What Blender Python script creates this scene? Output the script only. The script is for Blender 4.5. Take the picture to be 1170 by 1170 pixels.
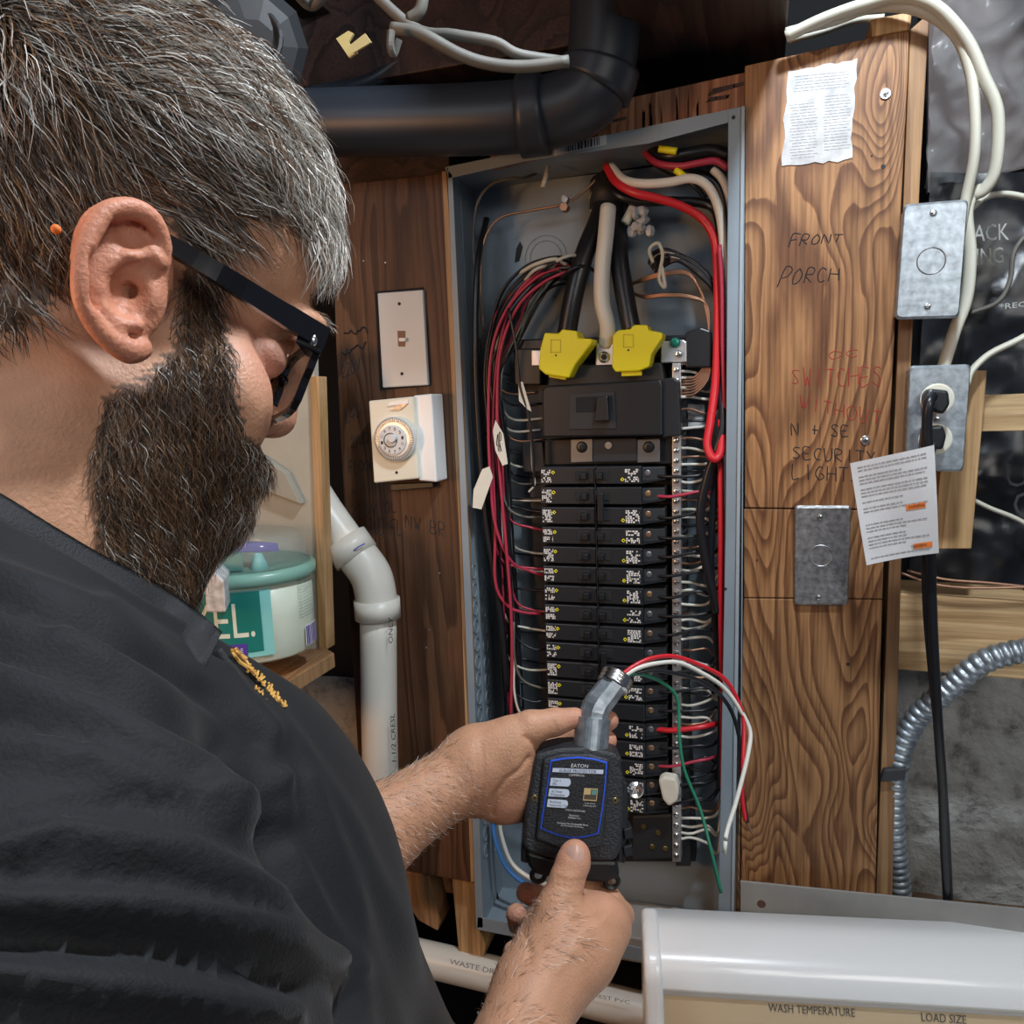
import bpy, bmesh, math, random
import numpy as np
from mathutils import Vector, noise
random.seed(7); RNG = np.random.default_rng(7)
for o in list(bpy.data.objects): bpy.data.objects.remove(o)
SC = bpy.context.scene; COL = SC.collection
# ------------------------------------------------------------------ camera
FPX = 900.0
YAW, PITCH, ROLL = map(math.radians, (-17.57, -8.19, -2.15))
CAM = np.array([.384, -.979, 1.612])
_f = np.array([math.sin(YAW)*math.cos(PITCH), math.cos(YAW)*math.cos(PITCH), math.sin(PITCH)])
_r = np.cross(_f, [0, 0, 1]); _r /= np.linalg.norm(_r); _u = np.cross(_r, _f)
R_ = _r*math.cos(ROLL)+_u*math.sin(ROLL); U_ = -_r*math.sin(ROLL)+_u*math.cos(ROLL); F_ = _f
cam = bpy.data.cameras.new('camera'); cam_o = bpy.data.objects.new('camera', cam); COL.objects.link(cam_o)
from mathutils import Matrix
M = Matrix([[R_[0], U_[0], -F_[0], CAM[0]], [R_[1], U_[1], -F_[1], CAM[1]], [R_[2], U_[2], -F_[2], CAM[2]], [0, 0, 0, 1]])
cam_o.matrix_world = M
cam.sensor_width = 36; cam.lens = 36*FPX/1170; cam.clip_start = .02; cam.clip_end = 50
SC.camera = cam_o
# ------------------------------------------------------------------ world, lights, exposure
SC.view_settings.view_transform = 'Standard'; SC.view_settings.look = 'None'
SC.view_settings.gamma = 1; SC.view_settings.use_curve_mapping = False
SC.view_settings.exposure = 0.38
wd = bpy.data.worlds.new('world'); SC.world = wd; wd.use_nodes = True
wd.node_tree.nodes['Background'].inputs[0].default_value = (.55, .68, 1, 1)
wd.node_tree.nodes['Background'].inputs[1].default_value = .07
def light(name, kind, loc, energy, color, size=.1, target=None, size_y=None, spot=None):
    l = bpy.data.lights.new(name, kind); l.energy = energy; l.color = color
    if kind == 'AREA':
        l.size = size
        if size_y: l.shape = 'RECTANGLE'; l.size_y = size_y
    else: l.shadow_soft_size = size
    if spot: l.spot_size = spot; l.spot_blend = .6
    o = bpy.data.objects.new(name, l); COL.objects.link(o); o.location = loc
    if target is not None:
        o.rotation_euler = (Vector(target)-Vector(loc)).to_track_quat('-Z', 'Y').to_euler()
    return o
light('ceiling_bulb_light', 'POINT', (.50, -.50, 2.28), 25.0, (.82, .91, 1.0), .035)
light('room_light', 'AREA', (1.15, -1.5, 2.25), 10, (1.0, .97, .92), .7, (.3, 0, 1.3))
light('lamp_behind_left', 'AREA', (-.62, -1.20, 1.62), 4.6, (1.0, .50, .20), .25, (.05, -.65, 1.58))
light('cool_overhead_light', 'AREA', (-.3, -1.5, 2.3), 6, (.78, .88, 1.0), .6, (.1, -.5, 1.3))  # unseen overhead source, added for the cool tint on the shirt
# ------------------------------------------------------------------ maths helpers (pixels of the photograph -> points at real distances)
def cam2w(P):
    P = np.asarray(P, float); return CAM + P[..., 0:1]*R_ + P[..., 1:2]*U_ - P[..., 2:3]*F_
def Qc(px, py, dep): return np.array([(px-585)/FPX*dep, (585-py)/FPX*dep, -dep])
def Q(px, py, dep): return cam2w(Qc(px, py, dep))
def W(px, py, d=0.0):
    v = F_ + R_*(px-585)/FPX - U_*(py-585)/FPX; t = (-d-CAM[1])/v[1]; return CAM+v*t
def smooth_path(pts, n=6):
    P = [np.array(p, float) for p in pts]
    if len(P) < 3: return P
    out = []; E = [2*P[0]-P[1]]+P+[2*P[-1]-P[-2]]
    for i in range(1, len(E)-2):
        a, b, c, d = E[i-1], E[i], E[i+1], E[i+2]
        for k in range(n):
            t = k/n; out.append(.5*((2*b)+(-a+c)*t+(2*a-5*b+4*c-d)*t*t+(-a+3*b-3*c+d)*t**3))
    out.append(P[-1]); return out
# ------------------------------------------------------------------ materials
def mat(name, col, rough=.5, metal=0, bump=0, bscale=60, var=0, vscale=8, coat=0, alpha=1, sss=0, trans=0, emit=0, spec=.5, sheen=0):
    m = bpy.data.materials.new(name); m.use_nodes = True; nt = m.node_tree; b = nt.nodes['Principled BSDF']
    b.inputs['Base Color'].default_value = (*col, 1); b.inputs['Roughness'].default_value = rough; b.inputs['Metallic'].default_value = metal
    b.inputs['Coat Weight'].default_value = coat; b.inputs['Alpha'].default_value = alpha; b.inputs['Transmission Weight'].default_value = trans
    b.inputs['Specular IOR Level'].default_value = spec
    if sheen: b.inputs['Sheen Weight'].default_value = sheen; b.inputs['Sheen Roughness'].default_value = .4
    if sss: b.inputs['Subsurface Weight'].default_value = sss; b.inputs['Subsurface Radius'].default_value = (.012, .005, .002); b.inputs['Subsurface Scale'].default_value = 1
    tc = nt.nodes.new('ShaderNodeTexCoord')
    if bump or var:
        if bump:
            n = nt.nodes.new('ShaderNodeTexNoise'); n.inputs['Scale'].default_value = bscale; n.inputs['Detail'].default_value = 6
            nt.links.new(tc.outputs['Object'], n.inputs['Vector'])
            bp = nt.nodes.new('ShaderNodeBump'); bp.inputs['Strength'].default_value = bump; bp.inputs['Distance'].default_value = .002
            nt.links.new(n.outputs['Fac'], bp.inputs['Height']); nt.links.new(bp.outputs['Normal'], b.inputs['Normal'])
        if var:
            n2 = nt.nodes.new('ShaderNodeTexNoise'); n2.inputs['Scale'].default_value = vscale; n2.inputs['Detail'].default_value = 5
            nt.links.new(tc.outputs['Object'], n2.inputs['Vector'])
            r = nt.nodes.new('ShaderNodeValToRGB'); r.color_ramp.elements[0].position = .3; r.color_ramp.elements[1].position = .7
            r.color_ramp.elements[0].color = (*[c*(1-var) for c in col], 1); r.color_ramp.elements[1].color = (*[min(1, c*(1+var)) for c in col], 1)
            nt.links.new(n2.outputs['Fac'], r.inputs['Fac']); nt.links.new(r.outputs['Color'], b.inputs['Base Color'])
    return m
def wood(name, c1, c2, sx=7, sz=1.2, bands=16, rough=.55, fine=.35, distort=.6, axis='Z', seed=0):
    """rotary cut softwood: contour bands of a stretched height field"""
    m = bpy.data.materials.new(name); m.use_nodes = True; nt = m.node_tree; L = nt.links; N = nt.nodes; b = N['Principled BSDF']
    tc = N.new('ShaderNodeTexCoord'); mp = N.new('ShaderNodeMapping'); L.new(tc.outputs['Object'], mp.inputs[0])
    sc = {'Z': (sx, 1, sz), 'X': (sz, 1, sx), 'Y': (sx, sz, sx)}[axis]
    mp.inputs['Scale'].default_value = sc; mp.inputs['Location'].default_value = (seed, seed*.7, seed*1.3)
    n = N.new('ShaderNodeTexNoise'); n.inputs['Scale'].default_value = 1; n.inputs['Detail'].default_value = 1.5; n.inputs['Roughness'].default_value = .4; n.inputs['Distortion'].default_value = distort
    L.new(mp.outputs[0], n.inputs['Vector'])
    mu = N.new('ShaderNodeMath'); mu.operation = 'MULTIPLY'; mu.inputs[1].default_value = bands; L.new(n.outputs['Fac'], mu.inputs[0])
    # high frequency wobble
    n3 = N.new('ShaderNodeTexNoise'); n3.inputs['Scale'].default_value = 9; n3.inputs['Detail'].default_value = 3; L.new(mp.outputs[0], n3.inputs['Vector'])
    ad = N.new('ShaderNodeMath'); ad.operation = 'MULTIPLY_ADD'; ad.inputs[1].default_value = .5; L.new(n3.outputs['Fac'], ad.inputs[0]); L.new(mu.outputs[0], ad.inputs[2])
    fr = N.new('ShaderNodeMath'); fr.operation = 'FRACT'; L.new(ad.outputs[0], fr.inputs[0])
    r = N.new('ShaderNodeValToRGB'); e = r.color_ramp.elements
    e[0].position = 0; e[0].color = (*c1, 1); e[1].position = .45; e[1].color = (*[a*.7+b_*.3 for a, b_ in zip(c1, c2)], 1)
    x = e.new(.8); x.color = (*c2, 1); x = e.new(.93); x.color = (*c2, 1); x = e.new(1.0); x.color = (*c1, 1)
    L.new(fr.outputs[0], r.inputs['Fac'])
    mp2 = N.new('ShaderNodeMapping'); L.new(tc.outputs['Object'], mp2.inputs[0])
    mp2.inputs['Scale'].default_value = {'Z': (260, 260, 9), 'X': (9, 260, 260), 'Y': (260, 9, 260)}[axis]
    n2 = N.new('ShaderNodeTexNoise'); n2.inputs['Scale'].default_value = 1; n2.inputs['Detail'].default_value = 3; L.new(mp2.outputs[0], n2.inputs['Vector'])
    mx = N.new('ShaderNodeMixRGB'); mx.blend_type = 'MULTIPLY'; mx.inputs[0].default_value = fine; L.new(r.outputs[0], mx.inputs[1])
    r2 = N.new('ShaderNodeValToRGB'); r2.color_ramp.elements[0].position = .35; r2.color_ramp.elements[0].color = (.25, .2, .16, 1); r2.color_ramp.elements[1].position = .6
    L.new(n2.outputs['Fac'], r2.inputs['Fac']); L.new(r2.outputs[0], mx.inputs[2])
    # broad patches
    n4 = N.new('ShaderNodeTexNoise'); n4.inputs['Scale'].default_value = 7; n4.inputs['Detail'].default_value = 4; L.new(tc.outputs['Object'], n4.inputs['Vector'])
    r4 = N.new('ShaderNodeValToRGB'); r4.color_ramp.elements[0].position = .3; r4.color_ramp.elements[0].color = (.62, .6, .58, 1); r4.color_ramp.elements[1].position = .65; r4.color_ramp.elements[1].color = (1, 1, 1, 1)
    L.new(n4.outputs['Fac'], r4.inputs['Fac'])
    m2 = N.new('ShaderNodeMixRGB'); m2.blend_type = 'MULTIPLY'; m2.inputs[0].default_value = .8; L.new(mx.outputs[0], m2.inputs[1]); L.new(r4.outputs[0], m2.inputs[2])
    L.new(m2.outputs[0], b.inputs['Base Color']); b.inputs['Roughness'].default_value = rough; b.inputs['Specular IOR Level'].default_value = .35
    bp = N.new('ShaderNodeBump'); bp.inputs['Strength'].default_value = .35; bp.inputs['Distance'].default_value = .0012; L.new(n2.outputs['Fac'], bp.inputs['Height']); L.new(bp.outputs[0], b.inputs['Normal'])
    return m
MT = dict(
    ply=wood('fir_plywood', (.47, .245, .105), (.20, .085, .035), 6.8, 2.1, 30, distort=1.1, seed=12, fine=.6),
    plydark=wood('shaded_plywood', (.15, .070, .034), (.07, .030, .014), 11, 1.3, 14, seed=3),  # shadow of pipe and head on the left board put into the colour
    plytop=wood('plywood_strip', (.50, .24, .13), (.28, .11, .05), 14, 2, 9, seed=5, fine=.6),
    plyedge=wood('plywood_edge', (.55, .34, .16), (.35, .2, .09), 30, .6, 6, seed=1),
    stud=wood('stud_face', (.42, .25, .12), (.28, .15, .07), 18, .7, 8, seed=2),
    pine=wood('pine_timber', (.72, .50, .27), (.52, .33, .16), 16, 1.1, 8, axis='X', seed=4),
    pinez=wood('pine_strip', (.66, .42, .21), (.46, .28, .12), 16, 1.0, 7, seed=9),
    joist=wood('old_joist', (.075, .042, .034), (.035, .02, .017), 12, 1, 7, axis='Y', seed=6),
    enclosure=mat('grey_enamel', (.235, .29, .335), .42, bump=.08, bscale=300, var=.08, vscale=12),
    steelgrey=mat('grey_painted_steel', (.30, .29, .27), .5, var=.12, vscale=20),
    blackplastic=mat('black_plastic', (.012, .014, .017), .38, bump=.05, bscale=400),
    blackmat=mat('black_moulding', (.02, .023, .027), .55, bump=.1, bscale=200),
    black2=mat('breaker_black', (.018, .021, .025), .36, bump=.04, bscale=300),
    yellow=mat('yellow_plastic', (.88, .80, .015), .4),
    galv=mat('galvanised_steel', (.40, .45, .49), .42, metal=.8, bump=.15, bscale=90, var=.3, vscale=120),
    galvdark=mat('dull_galvanised_steel', (.36, .36, .36), .42, metal=.8, bump=.35, bscale=120, var=.4, vscale=140),
    zinc=mat('zinc_plated', (.75, .75, .75), .25, metal=1),
    brass=mat('brass', (.75, .55, .2), .35, metal=1),
    alu=mat('aluminium', (.7, .72, .73), .38, metal=.9, bump=.1),
    wblack=mat('black_insulation', (.012, .013, .016), .33), wwhite=mat('white_insulation', (.74, .72, .64), .42),
    wred=mat('red_insulation', (.62, .02, .03), .35), wpink=mat('faded_red_insulation', (.42, .035, .07), .4),
    wgreen=mat('green_insulation', (.02, .20, .11), .4), wblue=mat('blue_insulation', (.05, .19, .5), .4), copper=mat('bare_copper', (.42, .24, .16), .45, metal=.8),
    nm=mat('white_cable_sheath', (.56, .55, .46), .5, var=.08, vscale=10), nmdark=mat('dark_cable_sheath', (.12, .115, .10), .6, var=.2, vscale=30),  # dark sheath: dimness of the white ceiling cables put into the colour
    paper=mat('paper', (.60, .61, .62), .8, var=.06, vscale=30), oldpaper=mat('worn_paper', (.50, .51, .51), .85, var=.22, vscale=60, bump=.3),
    ink=mat('black_ink', (.015, .015, .018), .7), redink=mat('red_ink', (.33, .03, .025), .8), blueink=mat('blue_marks', (.05, .1, .4), .7),
    orange=mat('orange_print', (.8, .2, .03), .7), greyprint=mat('grey_print', (.28, .28, .29), .8),
    white=mat('white_plastic', (.80, .81, .80), .35), ivory=mat('ivory_plastic', (.72, .70, .58), .4), plate=mat('grey_white_plate', (.60, .62, .62), .4),
    pvc=mat('white_pvc', (.66, .64, .57), .36, var=.06, vscale=9), abs=mat('black_abs', (.02, .026, .036), .42, bump=.05),
    dark=mat('dark_void', (.015, .015, .016), .9), concrete=None,
    bag=mat('black_bag', (.010, .012, .016), .34, bump=.3, bscale=25), washer=mat('washer_white', (.90, .90, .89), .28, coat=.3), washbeige=mat('washer_beige', (.66, .50, .31), .42, bump=.03, bscale=400),
    boxgrey=mat('dark_grey_box', (.035, .038, .042), .5, bump=.1),
    shirt=mat('black_cotton', (.009, .010, .012), .74, bump=.25, bscale=700, sheen=.06, spec=.35),
    collar=mat('black_rib_collar', (.014, .015, .018), .7, bump=.4, bscale=900, sheen=.1), embro=mat('gold_thread', (.75, .42, .10), .5, bump=.5, bscale=500), denim=mat('dark_denim', (.03, .04, .07), .8, bump=.3, bscale=500), leather=mat('brown_leather', (.08, .045, .025), .5),
    frame=mat('black_acetate', (.008, .008, .01), .14, coat=.5), lens=None,
    teal=mat('teal_print', (.01, .19, .16), .45), tealight=mat('aqua_print', (.25, .62, .58), .45), purple=mat('purple_print', (.09, .05, .33), .45), tub=mat('tub_label', (.70, .76, .62), .4, var=.09, vscale=14), tubrim=mat('tub_rim', (.22, .42, .34), .3),
    grnscrew=mat('green_screw', (.03, .28, .20), .35, metal=.5), tape=mat('masking_tape', (.74, .71, .60), .8, bump=.3), silicone=mat('clear_putty', (.45, .46, .46), .25, bump=.6, bscale=120),
    devblack=mat('textured_black_housing', (.022, .024, .028), .45, bump=.5, bscale=500), devface=mat('speckled_face', (.016, .017, .02), .4, bump=.6, bscale=900, var=.6, vscale=900), bluetrim=mat('blue_trim', (.02, .10, .75), .4), pill=mat('pale_blue_pill', (.62, .68, .80), .5),
    gold=mat('gold_print', (.62, .45, .2), .45), green=mat('circuit_green', (.12, .30, .26), .5), lettering=mat('white_lettering', (.78, .78, .76), .6), baglet=mat('bag_lettering', (.45, .46, .43), .7), cardboard=mat('brown_ground', (.16, .10, .06), .9, bump=.8, bscale=150, var=.4, vscale=60),
    nail=mat('fingernail', (.70, .42, .33), .25), eye=mat('eye_white', (.7, .66, .62), .15), iris=mat('iris', (.06, .04, .03), .1), steel=mat('grey_metal', (.3, .32, .34), .35, metal=.9), brownflap=mat('brown_switch', (.12, .04, .025), .4), dial=mat('clear_dial', (.62, .63, .60), .25, coat=.5),
)
def concrete_mat():
    m = mat('rough_concrete', (.50, .49, .46), .9); nt = m.node_tree; N = nt.nodes; L = nt.links; b = N['Principled BSDF']; tc = N.new('ShaderNodeTexCoord')
    n = N.new('ShaderNodeTexNoise'); n.inputs['Scale'].default_value = 22; n.inputs['Detail'].default_value = 9; n.inputs['Roughness'].default_value = .65; L.new(tc.outputs['Object'], n.inputs['Vector'])
    v = N.new('ShaderNodeTexVoronoi'); v.inputs['Scale'].default_value = 55; L.new(tc.outputs['Object'], v.inputs['Vector'])
    r = N.new('ShaderNodeValToRGB'); e = r.color_ramp.elements; e[0].position = .3; e[0].color = (.10, .095, .09, 1); e[1].position = .48; e[1].color = (.42, .415, .39, 1); x = e.new(.7); x.color = (.52, .52, .50, 1)
    L.new(n.outputs['Fac'], r.inputs['Fac']); L.new(r.outputs[0], b.inputs['Base Color'])
    ml = N.new('ShaderNodeMath'); ml.operation = 'ADD'; L.new(n.outputs['Fac'], ml.inputs[0]); 
    mm = N.new('ShaderNodeMath'); mm.operation = 'MULTIPLY'; mm.inputs[1].default_value = .25; L.new(v.outputs[0], mm.inputs[0]); L.new(mm.outputs[0], ml.inputs[1])
    bp = N.new('ShaderNodeBump'); bp.inputs['Strength'].default_value = 1; bp.inputs['Distance'].default_value = .012; L.new(ml.outputs[0], bp.inputs['Height']); L.new(bp.outputs[0], b.inputs['Normal'])
    return m
MT['concrete'] = concrete_mat()
def glass_mat(name, tint, al, rough=.05):
    m = bpy.data.materials.new(name); m.use_nodes = True; nt = m.node_tree; N = nt.nodes; L = nt.links; N.remove(N['Principled BSDF'])
    t = N.new('ShaderNodeBsdfTransparent'); g = N.new('ShaderNodeBsdfGlossy'); g.inputs['Roughness'].default_value = rough; g.inputs[0].default_value = (*tint, 1); mx = N.new('ShaderNodeMixShader')
    mx.inputs[0].default_value = al; L.new(t.outputs[0], mx.inputs[1]); L.new(g.outputs[0], mx.inputs[2]); L.new(mx.outputs[0], N['Material Output'].inputs[0]); return m
MT['lens'] = glass_mat('spectacle_lens', (.9, .95, 1), .12)
def film_mat():
    m = bpy.data.materials.new('plastic_film'); m.use_nodes = True; nt = m.node_tree; N = nt.nodes; L = nt.links; b = N['Principled BSDF']
    b.inputs['Base Color'].default_value = (.55, .57, .58, 1); b.inputs['Roughness'].default_value = .25; b.inputs['Alpha'].default_value = .15; return m
MT['film'] = film_mat()
def cover_mat():
    m = bpy.data.materials.new('clear_lid'); m.use_nodes = True; b = m.node_tree.nodes['Principled BSDF']
    b.inputs['Base Color'].default_value = (.5, .6, .58, 1); b.inputs['Roughness'].default_value = .12; b.inputs['Alpha'].default_value = .22; return m
MT['clearlid'] = cover_mat()
# ------------------------------------------------------------------ object helpers
def bd(o):  # world location of an object's origin (no rotations are used)
    p = np.zeros(3)
    while o is not None: p += np.array(o.location); o = o.parent
    return p
def props(o, label=None, cat=None, group=None, kind=None):
    if label: o['label'] = label
    if cat: o['category'] = cat
    if group: o['group'] = group
    if kind: o['kind'] = kind
    return o
def thing(name, label, cat, loc, group=None):
    o = bpy.data.objects.new(name, None); COL.objects.link(o); o.location = tuple(loc); o.empty_display_size = .02
    return props(o, label, cat, group)
def ob(name, V, Fc, m, parent=None, smooth=False, label=None, cat=None, group=None, kind=None, origin=None):
    V = np.asarray(V, float)
    if parent is not None: org = bd(parent)
    elif origin is not None: org = np.array(origin, float)
    else: org = np.array([(V[:, 0].min()+V[:, 0].max())/2, (V[:, 1].min()+V[:, 1].max())/2, V[:, 2].min()])
    me = bpy.data.meshes.new(name)
    me.from_pydata((V-org).tolist(), [], [tuple(int(i) for i in f) for f in Fc]); me.update()
    ms = m if isinstance(m, (list, tuple)) else [m]
    for x in ms: me.materials.append(MT[x] if isinstance(x, str) else x)
    if smooth: me.polygons.foreach_set('use_smooth', [True]*len(me.polygons))
    o = bpy.data.objects.new(name, me); COL.objects.link(o)
    if parent is not None: o.parent = parent
    else: o.location = tuple(org)
    return props(o, label, cat, group, kind)
class G:
    """collects several shapes into one mesh"""
    def __init__(s): s.V = []; s.F = []
    def add(s, V, Fc):
        n = len(s.V); s.V += [tuple(v) for v in V]; s.F += [tuple(i+n for i in f) for f in Fc]; return s
    def ob(s, *a, **k): return ob(a[0], s.V, s.F, *a[1:], **k)
def bevel(V, Fc, w, seg=2):
    bm = bmesh.new(); vs = [bm.verts.new(tuple(v)) for v in V]
    for f in Fc: bm.faces.new([vs[i] for i in f])
    bmesh.ops.recalc_face_normals(bm, faces=bm.faces)
    bmesh.ops.bevel(bm, geom=bm.edges[:]+bm.verts[:], offset=w, segments=seg, affect='EDGES', profile=.5, clamp_overlap=True)
    bm.verts.index_update(); out = [tuple(v.co) for v in bm.verts], [[v.index for v in f.verts] for f in bm.faces]; bm.free(); return out
def prism(front, back, bev=0, seg=2):
    n = len(front); V = list(map(tuple, front))+list(map(tuple, back))
    Fc = [list(range(n)), list(range(2*n-1, n-1, -1))]+[[i, i+n, (i+1) % n+n, (i+1) % n] for i in range(n)]
    return bevel(V, Fc, bev, seg) if bev else (V, Fc)
def wprism(pxs, d0, d1, bev=0, seg=2):
    """polygon given by photo pixels on the wall plane offset d0, extruded straight to d1"""
    fr = [W(x, y, d0) for x, y in pxs]; bk = [np.array([p[0], -d1, p[2]]) for p in fr]; return prism(fr, bk, bev, seg)
def box(a, b, bev=0, seg=2):
    x0, y0, z0 = np.minimum(a, b); x1, y1, z1 = np.maximum(a, b)
    return prism([(x0, y0, z0), (x1, y0, z0), (x1, y0, z1), (x0, y0, z1)], [(x0, y1, z0), (x1, y1, z0), (x1, y1, z1), (x0, y1, z1)], bev, seg)
def tube(pts, r, sides=8, n=6, closed=True, rfun=None, smooth=True):
    P = np.array(smooth_path(pts, n) if smooth else pts, float); m = len(P); T = np.gradient(P, axis=0); T /= np.linalg.norm(T, axis=1)[:, None]+1e-12
    ref = np.array([0, 0, 1.]) if abs(T[0][2]) < .9 else np.array([1., 0, 0]); nrm = np.cross(T[0], ref); nrm /= np.linalg.norm(nrm); V = []
    for i in range(m):
        nrm = nrm-T[i]*(nrm@T[i]); nrm /= np.linalg.norm(nrm); bn = np.cross(T[i], nrm)
        rr = rfun(i/(m-1)) if rfun else r
        if isinstance(rr, tuple): r1, r2 = rr
        else: r1 = r2 = rr
        for k in range(sides): a = 2*math.pi*k/sides; V.append(P[i]+nrm*math.cos(a)*r1+bn*math.sin(a)*r2)
    Fc = [[i*sides+k, i*sides+(k+1) % sides, (i+1)*sides+(k+1) % sides, (i+1)*sides+k] for i in range(m-1) for k in range(sides)]
    if closed: Fc += [list(range(sides))[::-1], list(range((m-1)*sides, m*sides))]
    return V, Fc
def disc(c, r, nrm, thick, sides=16, dome=0):
    """short cylinder whose front centre is c, facing nrm"""
    c = np.array(c, float); nrm = np.array(nrm, float)/np.linalg.norm(nrm); ref = np.array([0, 0, 1.]) if abs(nrm[2]) < .9 else np.array([1., 0, 0])
    a = np.cross(nrm, ref); a /= np.linalg.norm(a); b = np.cross(nrm, a); prof = [(0, -thick)]
    prof = [(r, -thick), (r, -dome), (r*.8, -dome*.3), (r*.4, 0)] if dome else [(r, -thick), (r, -.15*thick), (r*.9, 0)]
    V = [c+nrm*h+(a*math.cos(2*math.pi*k/sides)+b*math.sin(2*math.pi*k/sides))*q for q, h in prof for k in range(sides)]; m = len(prof)
    Fc = [[i*sides+k, i*sides+(k+1) % sides, (i+1)*sides+(k+1) % sides, (i+1)*sides+k] for i in range(m-1) for k in range(sides)]+[list(range(sides))[::-1], list(range((m-1)*sides, m*sides))]
    return V, Fc
def ball(c, r, u=10, v=7):
    r = np.array(r if hasattr(r, '__len__') else (r, r, r)); V = [np.array(c)+r*np.array([math.sin(math.pi*j/v)*math.cos(2*math.pi*i/u), math.sin(math.pi*j/v)*math.sin(2*math.pi*i/u), math.cos(math.pi*j/v)]) for j in range(1, v) for i in range(u)]
    V += [np.array(c)+r*[0, 0, 1], np.array(c)-r*[0, 0, 1]]; n = u*(v-1)
    Fc = [[j*u+i, (j+1)*u+i, (j+1)*u+(i+1) % u, j*u+(i+1) % u] for j in range(v-2) for i in range(u)]+[[n, i, (i+1) % u] for i in range(u)]+[[n+1, (v-2)*u+(i+1) % u, (v-2)*u+i] for i in range(u)]
    return V, Fc
FRONT = (0, -1, 0)
def ring(c, R, r, nrm=FRONT, sides=28, a0=0, a1=360):
    c = np.array(c, float); nrm = np.array(nrm, float); nrm /= np.linalg.norm(nrm); ref = np.array([0, 0, 1.]); a = np.cross(nrm, ref); a /= np.linalg.norm(a); b = np.cross(nrm, a)
    pts = [c+(a*math.cos(math.radians(t))+b*math.sin(math.radians(t)))*R for t in np.linspace(a0, a1, sides)]
    return tube(pts, r, 5, smooth=False, closed=a1-a0 < 360)
def screw(c, r, nrm=FRONT, slot=True):
    g = G(); g.add(*disc(c, r, nrm, r*.9, 12, dome=r*.35)); return g
_tm = {}
def text_mesh(s):
    if s in _tm: return _tm[s]
    cu = bpy.data.curves.new('t', 'FONT'); cu.body = s; cu.size = 1; cu.extrude = 0; cu.resolution_u = 2
    o = bpy.data.objects.new('t', cu); COL.objects.link(o); dg = bpy.context.evaluated_depsgraph_get(); dg.update(); me = bpy.data.meshes.new_from_object(o.evaluated_get(dg))
    V = np.array([v.co[:] for v in me.vertices]); Fc = [tuple(p.vertices) for p in me.polygons]
    bpy.data.objects.remove(o); bpy.data.curves.remove(cu); bpy.data.meshes.remove(me)
    V[:, :2] -= V[:, :2].min(0); V[:, :2] /= V[:, :2].max(0); _tm[s] = (V, Fc); return _tm[s]
def bil(q, a, b):  # q = bottom-left, bottom-right, top-right, top-left
    q = [np.array(x, float) for x in q]; return q[0]*(1-a)*(1-b)+q[1]*a*(1-b)+q[2]*a*b+q[3]*(1-a)*b
def text_quad(s, q, lift=None):
    V, Fc = text_mesh(s); lift = np.zeros(3) if lift is None else np.array(lift); return [bil(q, v[0], v[1])+lift for v in V], Fc
STK = {'A': ['0,0 .5,1 1,0', '.2,.4 .8,.4'], 'B': ['0,0 0,1 .8,.85 .7,.55 0,.5', '.7,.5 .9,.2 .6,0 0,0'], 'C': ['.9,.85 .4,1 0,.5 .4,0 .9,.1'], 'D': ['0,0 0,1 .6,.95 1,.5 .6,.05 0,0'], 'E': ['.9,1 0,1 0,0 .9,0', '0,.5 .7,.5'],
       'F': ['0,0 0,1 1,1.05', '0,.5 .7,.55'], 'G': ['.9,.85 .4,1 0,.5 .4,0 .9,.1 .9,.45 .5,.45'], 'H': ['0,0 0,1', '1,0 1,1', '0,.5 1,.5'], 'I': ['.5,0 .5,1'], 'L': ['0,1 0,0 .8,0'], 'N': ['0,0 0,1 .9,0 .9,1'], 'O': ['.5,1 0,.6 .2,0 .8,.1 1,.6 .5,1'],
       'P': ['0,-.1 .1,1 .9,.9 .8,.5 .1,.45'], 'R': ['0,0 0,1 .8,.9 .7,.55 0,.5 .9,0'], 'S': ['.9,.9 .4,1 .1,.75 .8,.35 .6,0 0,.1'], 'T': ['0,1 1,1', '.5,1 .5,0'], 'U': ['0,1 .1,.1 .6,0 .9,.3 1,1'], 'V': ['0,1 .5,0 1,1'], 'W': ['0,1 .3,0 .5,.6 .75,0 1,1'], 'Y': ['0,1 .5,.5', '1,1 .3,0'],
       '0': ['.5,1 0,.6 .2,0 .8,.1 1,.6 .5,1'], '2': ['0,.8 .4,1 .9,.75 .1,0 1,0'], '4': ['.7,0 .7,1 0,.35 1,.35'], '7': ['0,1 1,1 .4,0'], '+': ['.5,.1 .5,.9', '.1,.5 .9,.5'], ' ': [], '1': ['.5,0 .5,1']}
def hand(s, px, d=0.0, r=.0012, jit=.06, rnd=None):
    """handwriting: px = bottom-left, bottom-right, top-right, top-left pixels on the board"""
    g = G(); n = len(s); rn = random.Random(s); q = [W(x, y, d) for x, y in px]
    for i, ch in enumerate(s):
        for st in STK.get(ch, []):
            pts = []
            for t in st.split():
                x, y = map(float, t.split(',')); x += rn.uniform(-jit, jit); y += rn.uniform(-jit, jit)
                pts.append(bil(q, (i+.1+.72*x)/n, y)+np.array([0, r*.45, 0]))
            g.add(*tube(pts, r, 4, 3))
    return g
def px_text(s, px, d, name, m, parent, **k):
    V, Fc = text_quad(s, [W(x, y, d) for x, y in px]); return ob(name, V, Fc, m, parent, **k)
def copy_tree(o, parent=None, loc=None):
    c = o.copy(); COL.objects.link(c)
    if parent is not None: c.parent = parent
    if loc is not None: c.location = tuple(loc)
    for ch in list(o.children): copy_tree(ch, c)
    return c
def wire(pxs, r, m, name, parent=None, sides=7, n=6, **k):
    V, Fc = tube([W(*p) for p in pxs], r, sides, n); return ob(name, V, Fc, m, parent, smooth=True, **k)
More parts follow.
